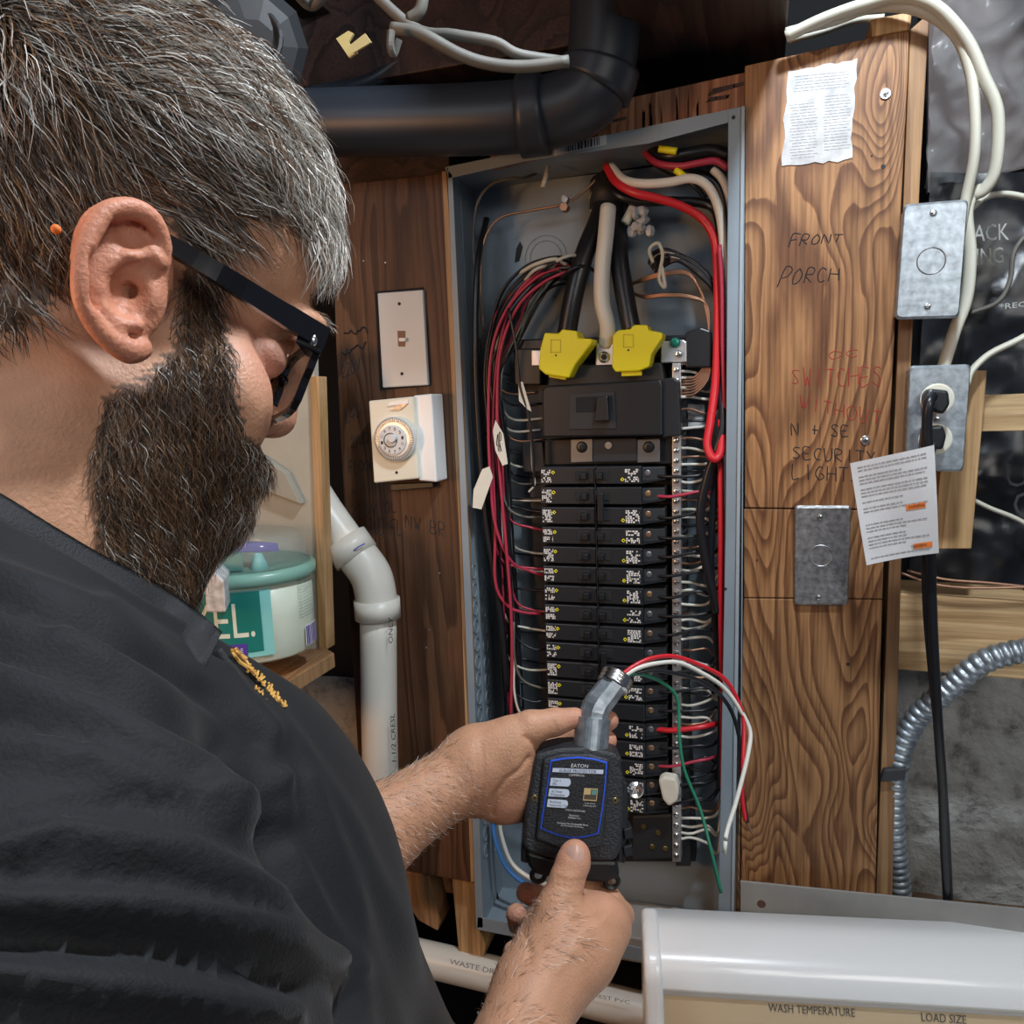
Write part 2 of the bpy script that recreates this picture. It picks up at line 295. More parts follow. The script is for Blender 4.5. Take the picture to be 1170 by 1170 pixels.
# ================================================================== SETTING
ob('floor', *box((-3, -3, -.05), (3, 1.2, 0)), 'cardboard', kind='structure')
ob('ceiling', *box((-3, -3, 2.42), (3, 1.2, 2.5)), 'joist', kind='structure')
ceil = thing('trim_1', None, None, (0, 0, 2.42)); ceil['kind'] = 'structure'; ceil.name = 'trim_1'
def rough_grid(x0, x1, z0, z1, y, nx, nz, amp, sc, seed=0):
    V = []; 
    for j in range(nz+1):
        for i in range(nx+1):
            x = x0+(x1-x0)*i/nx; z = z0+(z1-z0)*j/nz
            V.append((x, y-amp*(noise.fractal((x*sc+seed, z*sc, 3.1), 1.0, 2.0, 5)), z))
    return V, [[j*(nx+1)+i, j*(nx+1)+i+1, (j+1)*(nx+1)+i+1, (j+1)*(nx+1)+i] for j in range(nz) for i in range(nx)]
ob('wall_back', *rough_grid(.34, 2.2, 0, 1.225, .17, 130, 90, .010, 9), 'concrete', kind='structure', smooth=True)
ob('wall_back_dark', *box((-2.6, .55, 0), (2.2, .6, 2.42)), 'dark', kind='structure')  # near-black sheet stands in for the shade behind the boards
ob('trim_2', *box((.34, .17, 1.2), (2.2, .55, 1.228)), 'concrete', kind='structure')
# ---- plywood boards round the panel, each with its own edges
rb = thing('plywood_board', 'tall varnished plywood board with swirling grain to the right of the open panel', 'board', (.45, 0, .85))
ob('upper_sheet', *wprism([(851, 580), (1012, 582), (1040, 33), (851, 75)], .0, -.018, .0012), 'ply', rb)
ob('middle_sheet', *wprism([(850, 682.5), (1008, 684), (1012, 583.5), (850, 581.5)], -.0006, -.018, .0008), 'ply', rb)
ob('lower_sheet', *wprism([(840, 1075), (999, 1075), (1008, 685.5), (850, 684)], .0, -.018, .0012), 'ply', rb)
hand('FRONT', [(900, 282), (962, 276), (965, 268), (905, 268)]).ob('handwriting', 'ink', rb, label='black FRONT handwriting')
hand('PORCH', [(888, 326), (960, 320), (962, 306), (896, 306)]).ob('handwriting', 'ink', rb, label='black PORCH handwriting')
hand('OC', [(945, 410), (985, 407), (985, 399), (945, 402)], r=.0009).ob('handwriting', 'redink', rb, label='faint red handwriting')
hand('SWITCHES', [(903, 440), (1010, 440), (1010, 418), (903, 422)], r=.0010, jit=.1).ob('handwriting', 'redink', rb, label='red SWITCHES handwriting')
hand('WITHOUT', [(912, 465), (1008, 488), (1010, 470), (912, 452)], r=.0010, jit=.1).ob('handwriting', 'redink', rb, label='red WITHOUT handwriting')
hand('N + SE', [(903, 498), (972, 499), (972, 486), (903, 484)]).ob('handwriting', 'ink', rb, label='black N + SE handwriting')
hand('SECURITY', [(905, 524), (1002, 530), (1002, 516), (905, 510)]).ob('handwriting', 'ink', rb, label='black SECURITY handwriting')
hand('LIGHTS', [(904, 546), (985, 552), (985, 536), (904, 530)]).ob('handwriting', 'ink', rb, label='black LIGHTS handwriting')
for px, py, rr in ((1012, 107, .0045), (989, 503, .004)):
    g = screw(W(px, py, .002), rr); g.add(*disc(W(px, py, .0016), rr*1.3, FRONT, .0015, 12)); s = g.ob('screw', 'zinc', rb)
    c = W(px, py, .0026); G().add(*box(c+[-rr*.6, -.0002, -.0004], c+[rr*.6, .0003, .0004])).add(*box(c+[-.0004, -.0002, -rr*.6], c+[.0004, .0003, rr*.6])).ob('cross_slot', 'ink', s)
for px, py in ((1009, 190), (969, 759), (996, 178), (865, 640), (1003, 575)):
    ob('nail_hole', *disc(W(px, py, .0006), .0022 if px > 1005 or py > 700 else .001, FRONT, .001, 10), 'ink', rb)
# worn paper notice stuck on the board
pn = []
for k in range(40):
    t = k/40*4; i = int(t); u = t-i; c = [(894, 191), (972, 182), (980, 67), (899, 82)]; a, b = c[i], c[(i+1) % 4]; pn.append((a[0]+(b[0]-a[0])*u+random.uniform(-2, 2), a[1]+(b[1]-a[1])*u+random.uniform(-2, 2)))
nt_ = thing('paper_notice', 'worn white printed notice stuck high on the varnished plywood', 'paper', W(935, 190, .001))
ob('sheet', *wprism(pn, .0012, .0001), 'oldpaper', nt_)
g = G()
for (x0, x1, ya, yb) in ((902, 934, 116, 178), (940, 972, 110, 172), (906, 970, 84, 104)):
    y = ya
    while y < yb:
        x = x0+random.uniform(0, 3)
        while x < x1-3:
            w = random.uniform(3, 9); x2 = min(x+w, x1); sl = -(x-902)*.10
            g.add(*[[W(x, y+sl+4, .0014), W(x2, y+sl+4-(x2-x)*.1, .0014), W(x2, y+sl+4.6-(x2-x)*.1, .0014), W(x, y+sl+4.6, .0014)], [[0, 1, 2, 3]]]); x = x2+1.2
        y += 3.4
g.ob('printed_lines', mat('faded_print', (.25, .26, .28), .8), nt_)
# strip of plywood above the panel, torn
ob('plywood_strip', *wprism([(640, 172), (690, 155), (742, 150), (790, 146), (851, 122), (853, 82), (690, 118), (560, 150), (560, 192)], -.002, -.018, .001), 'plytop', label='reddish torn plywood strip directly above the grey panel', cat='board')
st_ = bpy.data.objects['plywood_strip']
for pl in ([(808, 110), (850, 97), (851, 93), (815, 101)], [(806, 117), (832, 112), (834, 108), (812, 111)], [(700, 140), (716, 136), (715, 133), (700, 137)]):
    ob('torn_patch', *wprism(pl, -.0012, -.006), 'joist', st_)
for k in range(26):
    x = random.uniform(725, 846); yb = 148-(x-725)*.21; ob('splinter', *wprism([(x, yb+random.uniform(1, 5)), (x+random.uniform(1.5, 3), yb), (x+random.uniform(1, 3), yb-random.uniform(12, 40)), (x-.5, yb-random.uniform(10, 34))], -.0012, -.004), 'plytop', st_)
# left plywood
lb = thing('plywood_board', 'shade-darkened plywood board left of the panel carrying the timer and switch plate', 'board', (-.1, 0, .85))
ob('sheet', *wprism([(392, 560), (410, 880), (440, 980), (470, 996), (538, 1008), (534, 900), (524, 600), (514, 400), (508, 198), (378, 212), (384, 400)], .0, -.018, .001), 'plydark', lb)
ob('raw_edge', *wprism([(538, 1008), (545, 1006), (532, 600), (522, 400), (510, 196), (505, 196), (514, 400), (524, 600)], .0008, -.018), 'plyedge', lb, label='pale raw plywood edge')
for s, q in (('220V', [(390, 432), (412, 422), (412, 408), (390, 418)]), ('240', [(392, 485), (414, 474), (414, 460), (392, 470)]), ('2ND', [(400, 512), (422, 505), (422, 494), (400, 500)]), ('FLOOR', [(398, 540), (428, 536), (428, 524), (398, 528)]), ('270V OL', [(400, 592), (455, 584), (455, 572), (400, 578)]), ('2ND FL', [(420, 610), (460, 612), (460, 595), (420, 592)]), ('NW BR', [(463, 602), (510, 614), (510, 598), (463, 588)]), ('+', [(400, 565), (407, 565), (407, 557), (400, 557)])):
    hand(s, q, r=.0012).ob('handwriting', 'ink', lb, label='black handwriting reading '+s if s != '+' else None)
for x0_, y0_ in ((393, 384), (392, 402)):
    ob('handwriting', *tube([W(x0_+i*2.6+random.uniform(-1.5, 1.5), y0_-i*.7+random.uniform(-5, 4), .0005) for i in range(11)], .0011, 4, 3), 'ink', lb, label='illegible black scribble')
for px, py in ((487, 740), (490, 720), (440, 300), (415, 298), (502, 655)): ob('nail', *disc(W(px, py, .001), .0012, FRONT, .001, 8), 'galvdark', lb)
# stud behind the right edge of the board, with pale end block
st = thing('stud', 'upright timber stud behind the right edge of the plywood', 'timber', W(1045, 1000, 0))
a = W(1036, 20, -.018); b = W(1000, 1075, -.018)
fr = [W(999, 1075, -.002), W(1018, 1075, -.002), W(1030, 640, -.002), W(1052, 190, -.002), W(1062, 14, -.002), W(1040, 34, -.002)]
ob('body', *prism(fr, [p+np.array([0, .085, 0]) for p in fr], .001), 'stud', st)
ob('wood_block', *wprism([(996, 42), (1040, 33), (1042, 13), (995, 22)], .004, -.04, .001), 'pinez', label='small pale pine block on top of the plywood corner', cat='timber')
# timbers on the right
ob('timber', *wprism([(1018, 765), (1190, 779), (1190, 688), (1028, 678)], -.05, -.13, .003), 'pine', label='thick pale horizontal timber above the concrete, behind the black cords', cat='timber')
ob('timber_batten', *wprism([(1066, 627), (1110, 627), (1128, 423), (1085, 423)], -.02, -.04, .001), 'pinez', label='short upright pine batten behind the outlet cover', cat='timber')
ob('timber_rail', *wprism([(1120, 493), (1190, 492), (1190, 449), (1124, 452)], -.045, -.075, .001), 'pine', label='pale horizontal rail at the right edge beside the outlet', cat='timber')
# lower left timbers
ob('timber_post', *wprism([(524, 1090), (552, 1096), (555, 1080), (548, 1065), (543, 1010), (516, 1004)], -.02, -.09, .002), 'pinez', label='rough short post under the left plywood beside the panel', cat='timber')
ob('timber_offcut', *wprism([(478, 1052), (500, 1064), (503, 1055), (490, 1000), (462, 996), (470, 1040)], -.03, -.07, .002), 'stud', label='angled timber offcut below the left plywood board', cat='timber')
# floor-level brown debris ledge and second concrete piece at lower left
ob('wall_left', *rough_grid(-2.0, -.185, .0, 1.175, .10, 120, 70, .012, 10, 4), 'concrete', kind='structure', smooth=True)
ob('ledge', *rough_grid(-.3, 1.0, .80, .92, .13, 60, 12, .01, 12, 8), 'cardboard', kind='structure')
# ================================================================== ceiling: joists, pipe, cables, box
for i, (x, w) in enumerate([(-.62, .045), (-.2, .045), (.24, .17), (.62, .045), (1.02, .045)]):
    z0 = 2.12 if i != 2 else 2.0
    ob('joist', *box((x, -2.6 if i != 2 else -.30, z0), (x+w, .5, 2.42), .002), 'joist', ceil)
ob('sill_beam', *box((-2.4, .02, 2.03), (.32, .07, 2.16), .002), 'joist', ceil)
ob('sill_board', *box((-.48, .075, 1.82), (-.02, .09, 2.14), .002), 'joist', ceil)
# ABS drain with elbow
ap = [W(300, 142, .08), W(400, 140, .08), W(560, 136, .075), W(630, 128, .07), W(668, 112, .07), W(684, 84, .07), W(690, 40, .07), W(694, -60, .07)]
dp = thing('drain_pipe', 'large black plastic drain pipe with an elbow above the panel', 'pipe', W(560, 180, .085))
ob('pipe', *tube(ap, .038, 28, 8), 'abs', dp, smooth=True)
for a, b in ((.66, .72), (.36, .40)):
    sp = smooth_path(ap, 8); n = len(sp); seg = sp[int(a*n)-1:int(b*n)+2]
    ob('collar', *tube(seg, .0435, 28, smooth=False), 'abs', dp, smooth=True)
# old NM cables near the ceiling
for lab, pts, r in (('twin old white cables sagging below the ceiling, upper strand', [(395, -40, .35), (470, 30, .34), (520, 40, .34), (565, 48, .33), (592, 62, .32), (640, 70, .30)], .0045),
                    ('twin old white cables sagging below the ceiling, lower strand', [(448, 32, .36), (480, 38, .36), (525, 62, .35), (560, 73, .34), (600, 76, .33), (650, 70, .32)], .0048),
                    ('short old cable rising to the ceiling beside the sagging pair', [(468, 22, .34), (480, 12, .34), (484, -10, .34), (486, -40, .34)], .005)):
    V, Fc = tube([W(*p) for p in pts], r, 8, 6); ob('cable', V, Fc, 'nmdark', smooth=True, label=lab, cat='cable')
ob('cable_staple', *tube([W(447, 35, .375), W(446, 52, .375), W(450, 62, .37), W(456, 45, .37)], .003, 6, 4), 'nmdark', label='pale loose cable end hanging from the sagging cables', cat='cable')
tg = thing('paper_tag', 'small yellow folded tag hanging near the ceiling', 'tag', W(403, 62, .36))
ob('leaf', *wprism([(384, 44), (399, 66), (408, 60), (398, 48), (404, 38), (398, 35)], .36, .358), mat('tag_yellow', (.55, .47, .2), .8), tg)
ob('leaf', *wprism([(399, 52), (404, 60), (424, 48), (417, 38)], .365, .363), mat('tag_yellow2', (.5, .43, .2), .8), tg)
ob('cable', *tube([W(330, -20, .5), W(352, 4, .48), (W(366, -2, .48)), W(378, -30, .48)], .004, 6, 5), 'nmdark', smooth=True, label='old pale cable crossing the top edge above the hair', cat='cable')
# dark octagon box with light plate
jb = thing('lamp_holder', 'dark ceiling lamp holder with a pale rim behind the hair', 'lamp holder', Q(290, 100, .95))
V, Fc = disc(Q(290, 50, .90), .062, Q(290, 50, .90)-Q(288, 50, 1), .09, 10, dome=.02); ob('housing', V, Fc, 'boxgrey', jb, smooth=False)
ob('ring', *ring(Q(285, 45, .895), .036, .003, F_), 'boxgrey', jb)
fp = [Q(250, 96, .9), Q(303, 70, .9), Q(336, 92, .9), Q(334, 98, .9), Q(310, 104, .9)]; ob('rim_plate', *prism(fp, [p+U_*.004+F_*.06 for p in fp], .0015), mat('rim', (.34, .36, .33), .6), jb)
ob('cable', *tube([Q(560, -30, 1.0), Q(520, 10, 1.0), Q(470, 60, 1.02), Q(420, 95, 1.04), Q(350, 110, 1.06)], .012, 8, 6), 'abs', smooth=True, label='dark sheathed cable running diagonally under the joists', cat='cable')
# ================================================================== panel
PX0, PX1 = W(512, 600).tolist()[0], .3665; PZ1 = 1.916; PZ0 = .852; DB = -.097
pan = thing('electrical_panel', 'tall open grey electrical panel full of black breakers', 'electrical panel', (.18, 0, PZ0))
XL, XR = .003, .366
def topz(x): return 1.905+(x/.365)*.021
ob('back_plate', *box((XL, .097, PZ0), (XR, .0985, 1.90)), 'enclosure', pan)
ob('side_wall', *box((XL, .0, PZ0), (XL+.0015, .097, 1.903)), 'enclosure', pan)
ob('side_wall', *box((XR-.0015, .0, PZ0), (XR, .097, 1.915)), 'enclosure', pan)
ob('top_wall', *prism([(XL, 0, 1.903), (XR, 0, 1.924), (XR, 0, 1.9255), (XL, 0, 1.9045)], [(XL, .097, 1.898), (XR, .097, 1.905), (XR, .097, 1.9065), (XL, .097, 1.8995)]), 'enclosure', pan)
ob('bottom_wall', *box((XL, 0, PZ0), (XR, .097, PZ0+.0015)), 'enclosure', pan)
ob('top_flange', *wprism([(512, 204), (600, 184), (740, 164), (832, 140), (851, 136), (851, 121), (741, 144), (720, 151), (600, 172), (512, 190)], .003, .001, .0004), 'enclosure', pan)
ob('right_flange', *wprism([(820, 1075), (838, 1075), (843, 760), (851, 121), (832, 126), (829, 600)], .0045, .0005, .001), 'enclosure', pan)
ob('flange_rim', *wprism([(835, 1075), (838.5, 1075), (843.5, 760), (851, 121), (847, 121), (840, 700)], .008, .003, .0008), mat('enamel_highlight', (.33, .39, .43), .35), pan)  # lighter enamel paints the highlight along the flange edge
ob('left_flange', *wprism([(544, 1060), (552, 1060), (539, 700), (517, 200), (511, 193), (531, 700)], .003, .001, .0004), 'enclosure', pan)
ob('bottom_flange', *wprism([(545, 1062), (840, 1120), (840, 1104), (546, 1048)], .003, .001), 'enclosure', pan)
ob('ridge', *box((XL+.001, .045, PZ0), (XL+.003, .048, 1.9)), 'enclosure', pan)
# knock-outs down the left side wall: two staggered rows
for k in range(17):
    for row, yy in enumerate((.030, .066)):
        z = 1.375-k*.0262-(row*.013)
        if z > .93: ob('knockout', *ring((XL+.0022, yy, z), .0098, .0009, (1, 0, 0), 18), 'enclosure', pan)
ob('screw_hole', *disc(W(838, 134, .0052), .0022, FRONT, .001, 10), 'ink', pan)
ob('screw_hole', *disc(W(829, 673, .0052), .0018, FRONT, .001, 10), 'ink', pan)
ob('knockout', *ring((.105, .0965, 1.80), .022, .0006), 'enclosure', pan); ob('knockout', *ring((.105, .0965, 1.80), .029, .0006), 'enclosure', pan)
lab = ob('barcode_label', *wprism([(633, 178), (693, 165), (693, 154), (633, 167)], .0036, .0031), 'paper', pan, label='white barcode label')
g = G(); x = 646
while x < 684:
    w = random.uniform(.8, 2.6); s = -(x-633)*.215; g.add([W(x, 176.5+s, .004), W(x+w, 176.5+s, .004), W(x+w, 167.5+s, .004), W(x, 167.5+s, .004)], [[0, 1, 2, 3]]); x += w+random.uniform(.8, 2.4)
g.ob('bars', 'ink', lab)
sl = ob('side_label', *[[(XL+.002, .012, 1.64), (XL+.002, .026, 1.64), (XL+.002, .026, 1.42), (XL+.002, .012, 1.42)], [[0, 1, 2, 3]]], 'paper', pan, label='narrow white label strip')
ob('ink_mark', *wprism([(588, 300), (593, 298), (597, 282), (594, 276), (590, 284)], -.0955, -.0965), 'ink', pan)
V, Fc = text_quad('INITIALS', [W(716, 308, -.0962), W(742, 308, -.0962), W(742, 294, -.0962), W(716, 294, -.0962)]); ob('faint_print', V, Fc, 'greyprint', pan)
# interior: black base plate
inter = ob('interior_base', *wprism([(628, 985), (795, 985), (770, 400), (596, 400)], -.062, -.09, .002), 'blackmat', pan)
ob('bus_rail', *wprism([(772, 990), (789, 990), (783, 410), (764, 410)], -.050, -.062, .001), 'blackmat', pan)
ob('crossbar', *wprism([(588, 412), (810, 408), (808, 382), (586, 388)], -.045, -.085, .002), 'blackplastic', pan)
ob('crossbar_end', *wprism([(783, 420), (812, 420), (812, 378), (800, 374), (783, 380)], -.028, -.06, .002), 'blackplastic', pan)
ob('crossbar_end', *wprism([(588, 440), (618, 440), (618, 398), (586, 398)], -.04, -.07, .002), 'blackplastic', pan)
# main breaker
mb = ob('main_breaker', *wprism([(620, 500), (757, 498), (757, 440), (755, 434), (623, 441), (619, 446)], -.004, -.05, .0025), 'blackplastic', pan, label='wide black main breaker')
ob('recess_frame', *wprism([(650, 491), (704, 490), (702, 447), (650, 450)], -.0025, -.005, .0008), 'blackmat', mb)
ob('toggle_slot', *wprism([(658, 471), (700, 470), (699, 452), (658, 454)], -.0015, -.005, .0006), 'dark', mb)
ob('toggle', *wprism([(679, 482), (696, 481), (694, 452), (682, 453)], .009, -.004, .0015), 'blackplastic', mb)
ob('end_block', *wprism([(757, 500), (778, 498), (776, 436), (770, 431), (755, 433)], -.010, -.06, .002), 'black2', mb)
ob('top_cover', *wprism([(625, 443), (760, 436), (756, 414), (640, 418), (628, 424)], -.020, -.06, .003), 'blackmat', mb)
for x0, x1 in ((652, 677), (728, 754)):
    t = ob('lug', *wprism([(x0, 529), (x1, 528), (x1, 501), (x0, 502)], -.024, -.05, .001), 'steel', pan)
    ob('lug_screw', *disc(W((x0+x1)/2, 511, -.022), .0075, FRONT, .004, 16, dome=.002), 'blackplastic', t)
ob('centre_block', *wprism([(677, 529), (728, 528), (728, 500), (677, 501)], -.022, -.05, .002), 'blackmat', pan)
ob('lug_screw', *disc(W(695, 509, -.02), .005, FRONT, .003, 12), 'galvdark', pan)
ob('lower_block', *wprism([(622, 532), (778, 530), (778, 498), (622, 502)], -.034, -.06, .002), 'black2', pan)
ob('side_block', *wprism([(598, 540), (624, 540), (620, 505), (596, 505)], -.045, -.08, .002), 'blackmat', pan)
# lug box, centre neutral lug, bonding strap
nl = ob('neutral_lug', *wprism([(680, 422), (704, 421), (703, 391), (681, 392)], -.022, -.05, .002), 'alu', pan, label='aluminium neutral lug')
ob('set_screw', *ring(W(690, 408, -.021), .0058, .0016), 'zinc', nl); ob('hex_socket', *disc(W(690, 408, -.0212), .004, FRONT, .001, 6), 'ink', nl)
bs = ob('bonding_plate', *wprism([(755, 415), (785, 414), (785, 391), (780, 388), (755, 390)], -.028, -.04, .0015), 'alu', pan, label='aluminium bonding plate')
screw(W(771, 391, -.022), .0062).ob('green_screw', 'grnscrew', bs); screw(W(775, 404, -.022), .0042).ob('screw', 'zinc', bs)
ob('side_lug', *wprism([(607, 418), (622, 418), (622, 400), (607, 400)], -.035, -.05, .001), 'alu', pan)
# yellow lug covers (removable)
def lug_cover(label, pts, win):
    t = thing('lug_cover', label, 'cover', W(pts[0][0], pts[0][1], -.02), group='yellow lug covers on the main lugs')
    ob('shell', *wprism(pts, .006, -.03, .0022, 3), 'yellow', t)
    (x, y) = win
    g = G(); 
    for dx, dy, w, h in ((0, 0, 11, 1), (0, 14, 11, 1), (0, 0, 1, 15), (11, 0, 1, 15)):
        g.add([W(x+dx, y+dy, .0063), W(x+dx+w, y+dy, .0063), W(x+dx+w, y+dy+h, .0063), W(x+dx, y+dy+h, .0063)], [[0, 1, 2, 3]])
    g.ob('moulded_window', mat('dark_yellow', (.55, .45, .01), .5), t)
    ob('pin_hole', *disc(W(x+6, y+18, .0064), .0013, FRONT, .001, 8), 'ink', t)
    return t
t = lug_cover('left yellow plastic lug cover above the main breaker', [(615, 421), (623, 428), (650, 432), (657, 417), (676, 392), (677, 387), (661, 386), (659, 378), (642, 376), (638, 381), (622, 380), (617, 398)], (629, 388))
ob('tab', *wprism([(627, 426), (647, 430), (646, 434), (627, 431)], -.002, -.01, .0006), 'yellow', t)
t = lug_cover('right yellow plastic lug cover above the main breaker', [(699, 419), (703, 425), (730, 424), (742, 419), (744, 405), (757, 386), (757, 380), (741, 377), (740, 371), (724, 371), (720, 376), (706, 377), (700, 383)], (712, 382))
ob('tab', *wprism([(710, 424), (733, 424), (733, 429), (710, 430)], -.002, -.01, .0006), 'yellow', t)
# neutral bar down the right with its screws
nb = ob('neutral_bar', *wprism([(768, 985), (778, 985), (778, 415), (768, 415)], -.026, -.050, .0008), 'alu', pan, label='long aluminium neutral bar')
k = 0; y = 422
while y < 980:
    c = W(772.5, y, -.0235); s = screw(c, .0036).ob('screw', 'zinc', nb)
    G().add(*box(c+[-.002, -.0003, -.0003], c+[.002, .0003, .0003])).ob('slot', 'ink', nb) if False else None
    y += 11.6
# breakers --------------------------------------------------------------
ZB, PB = 1.5103, .0263
xl, xm, xr, xt = W(622, 650, -.02)[0], W(683.5, 650, -.02)[0], W(735, 650, -.02)[0], W(760, 650, -.02)[0]
YB = .012
def label_bits(x0, x1, z0, z1, y, seed):
    rn = random.Random(seed); g = G(); nx, nz = 9, 7; 
    cw = (x1-x0)/nx; ch = (z1-z0)/nz
    for r_ in range(nz):
        if r_ == 3 and rn.random() < .5: continue
        c = 0
        while c < nx:
            w = rn.choice([.7, 1.2, 1.6]); 
            if rn.random() < .72: g.add([(x0+c*cw, y, z0+r_*ch), (x0+min(c+w, nx)*cw, y, z0+r_*ch), (x0+min(c+w, nx)*cw, y, z0+(r_+.8)*ch), (x0+c*cw, y, z0+(r_+.8)*ch)], [[0, 1, 2, 3]])
            c += w+.5
    return g
def make_breaker(side, kk, lab=True):
    z = ZB-PB*kk; h = .0112; xa, xb = (xl, xm-.0006) if side < 0 else (xm+.0006, xr)
    b = ob('circuit_breaker', *box((xa, YB+.0012, z-h), (xb, .06, z+h), .0012), 'black2', pan)
    # toggle near the centre line
    tc = xm-.017 if side < 0 else xm+.0095
    ob('toggle_slot', *box((tc-.009, YB+.0002, z-h*.5), (tc+.009, YB+.003, z+h*.55), .0004), 'dark', b)
    tx = tc+.003 if side < 0 else tc-.003
    tg = ob('toggle', *prism([(tx-.0035, YB-.006, z-h*.38), (tx+.0035, YB-.006, z-h*.38), (tx+.0035, YB-.006, z+h*.34), (tx-.0035, YB-.006, z+h*.34)], [(tx-.0045, YB+.002, z-h*.45), (tx+.0045, YB+.002, z-h*.45), (tx+.0045, YB+.002, z+h*.42), (tx-.0045, YB+.002, z+h*.42)], .0008), 'blackplastic', b)
    if side < 0:
        ob('raised_face', *box((xm-.026+.017, YB-.0005, z-h*.85), (xm-.002, YB+.003, z+h*.85), .0006), 'blackplastic', b)
        lx0, lx1 = xl+.002, xl+.0150; yx0, yx1 = xl+.0155, xl+.0200; ya, yb = z+.0005, z+.0085
    else:
        lx0, lx1 = xr-.0205, xr-.003; yx0, yx1 = xr-.0265, xr-.0212; ya, yb = z-.0085, z-.002
        # wire terminal, lower step with screw
        tm = ob('terminal', *prism([(xr, YB+.008, z-h*.75), (xt, YB+.016, z-h*.55), (xt, YB+.016, z+h*.8), (xr, YB+.008, z+h*.85)], [(xr, .06, z-h*.75), (xt, .06, z-h*.55), (xt, .06, z+h*.8), (xr, .06, z+h*.85)], .0008), 'blackmat', b)
        ob('side_lip', *prism([(xr, YB+.003, z-h*.95), (xt+.001, YB+.008, z-h*.55), (xt+.001, YB+.008, z-h*.42), (xr, YB+.003, z-h*.75)], [(xr, .06, z-h*.95), (xt+.001, .06, z-h*.55), (xt+.001, .06, z-h*.42), (xr, .06, z-h*.75)]), 'blackplastic', b)
        ob('terminal_screw', *disc((xr+.007, YB+.0085, z+h*.15), .0042, (0.1, -1, 0), .003, 14, dome=.0008), mat('screw_%d' % kk, random.choice([(.35, .22, .15), (.25, .25, .26), (.4, .25, .14)]), .4, metal=.8), b)
    if lab:
        label_bits(lx0, lx1, z-.0085, z+.0085, YB+.0008, kk*7+side).ob('rating_print', 'lettering', b)
        ob('yellow_mark', *ring(((yx0+yx1)/2, YB+.0008, (ya+yb)/2), .0021, .0007, FRONT, 5), 'yellow', b)
    return b
nolabR = {1, 9, 12}
for k in range(18):
    make_breaker(-1, k)
for k in range(18):
    b = make_breaker(1, k, k not in nolabR)
    if k in nolabR: ob('handle_tie', *box((xm+.004, YB-.009, ZB-PB*(k+1)-.006), (xm+.0115, YB-.005, ZB-PB*k+.005), .0012), 'blackplastic', b)
ob('divider', *box((xm-.0005, YB-.0005, ZB-PB*17.5), (xm+.0005, .05, ZB+.012)), 'dark', pan)
# branch wires: left side --------------------------------------------------
xs0 = 545
def zy(k, px=622):  # pixel row of breaker k
    z = ZB-PB*k; x = xl if px < 700 else xr
    v = np.array([x, YB+.02, z])-CAM; dd = v@F_; return 585-FPX*(v@U_)/dd
rn = random.Random(5)
for k in range(18):
    y = zy(k); col = {3: 'wpink', 5: 'wpink', 7: 'wpink'}.get(k, 'wblack')
    for j in range(2 if k % 3 else 1):
        ys = y+rn.uniform(-4, 4)+j*5; x1 = 560+rn.uniform(-3, 16)+k*1.3; dd = -.02-rn.uniform(.0, .05); m_ = col if j == 0 else rn.choice(['nm', 'wwhite', 'nmdark'])
        wire([(x1-4+k*.2, ys-75, dd), (x1-1, ys-35, dd), (x1+7, ys-10, dd-.006), (x1+26, ys-1+rn.uniform(-3, 3), dd-.01), (626+k*.4, ys+rn.uniform(-1, 2), -.045)], .0017, m_, 'branch_wire', pan)
for (x, y, c) in ((590, 482, 'wwhite'), (588, 495, 'wwhite'), (592, 506, 'copper'), (590, 520, 'wblack'), (592, 535, 'wwhite'), (594, 555, 'nmdark'), (585, 440, 'wblack'), (583, 452, 'copper'), (580, 430, 'wblack'), (588, 465, 'wblack')):
    wire([(x-22, y-40, -.05), (x-14, y-12, -.05), (x, y-2, -.055), (x+30, y-4, -.06)], .0017, c, 'branch_wire', pan)
# bundle at upper left: wires sweep from the entry down the left side
for i in range(22):
    c = ['wblack', 'wblack', 'wblack', 'wblack', 'wpink', 'wblack', 'nmdark', 'wblack', 'wblack', 'nm', 'wblack'][i % 11]
    t = i/21; dz = -.015-.05*rn.random(); ex = 560+20*t+rn.uniform(-4, 4)
    y0 = 298+26*t+rn.uniform(-4, 4); xsx = 668-rn.uniform(0, 16)
    pts = [(xsx, y0-2, -.075), (xsx-30, y0-1+rn.uniform(-5, 5), dz-.02), (xsx-62+12*t, y0+12+14*t, dz), (566+26*t+rn.uniform(-4, 4), y0+48+20*t, dz), (553+20*t+rn.uniform(-3, 3), 420+10*t, dz), (ex-2, 500, dz), (ex+4, 560+rn.uniform(0, 80), dz), (ex+10, 690+rn.uniform(-30, 60), dz-.01), (ex+16, 800+rn.uniform(0, 60), dz-.01)]
    wire(pts, .0018, c, 'branch_wire', pan)
for lab_, pts in (('front red wire of the left bundle, curving in to a middle breaker', [(640, 306, -.02), (612, 318, -.012), (580, 352, -.008), (562, 400, -.006), (558, 470, -.006), (560, 540, -.006), (566, 600, -.006), (583, 640, -.012), (604, 652, -.03), (624, 658, -.045)]),
                  ('long red wire falling down the left side of the panel to the hand', [(648, 310, -.02), (622, 322, -.01), (592, 350, -.006), (572, 400, -.003), (568, 470, -.003), (571, 540, -.003), (578, 620, -.003), (584, 700, -.004), (585, 760, -.006), (584, 812, -.01), (586, 830, -.02)]),
                  ('red wire of the left bundle that bends in below the middle breakers', [(652, 302, -.03), (620, 308, -.02), (585, 345, -.015), (567, 420, -.013), (563, 520, -.012), (566, 600, -.012), (566, 665, -.012), (580, 692, -.018), (600, 700, -.03), (620, 701, -.045)])):
    wire(pts, .0021, 'wpink', 'branch_wire', label=lab_, cat='wire', sides=8)
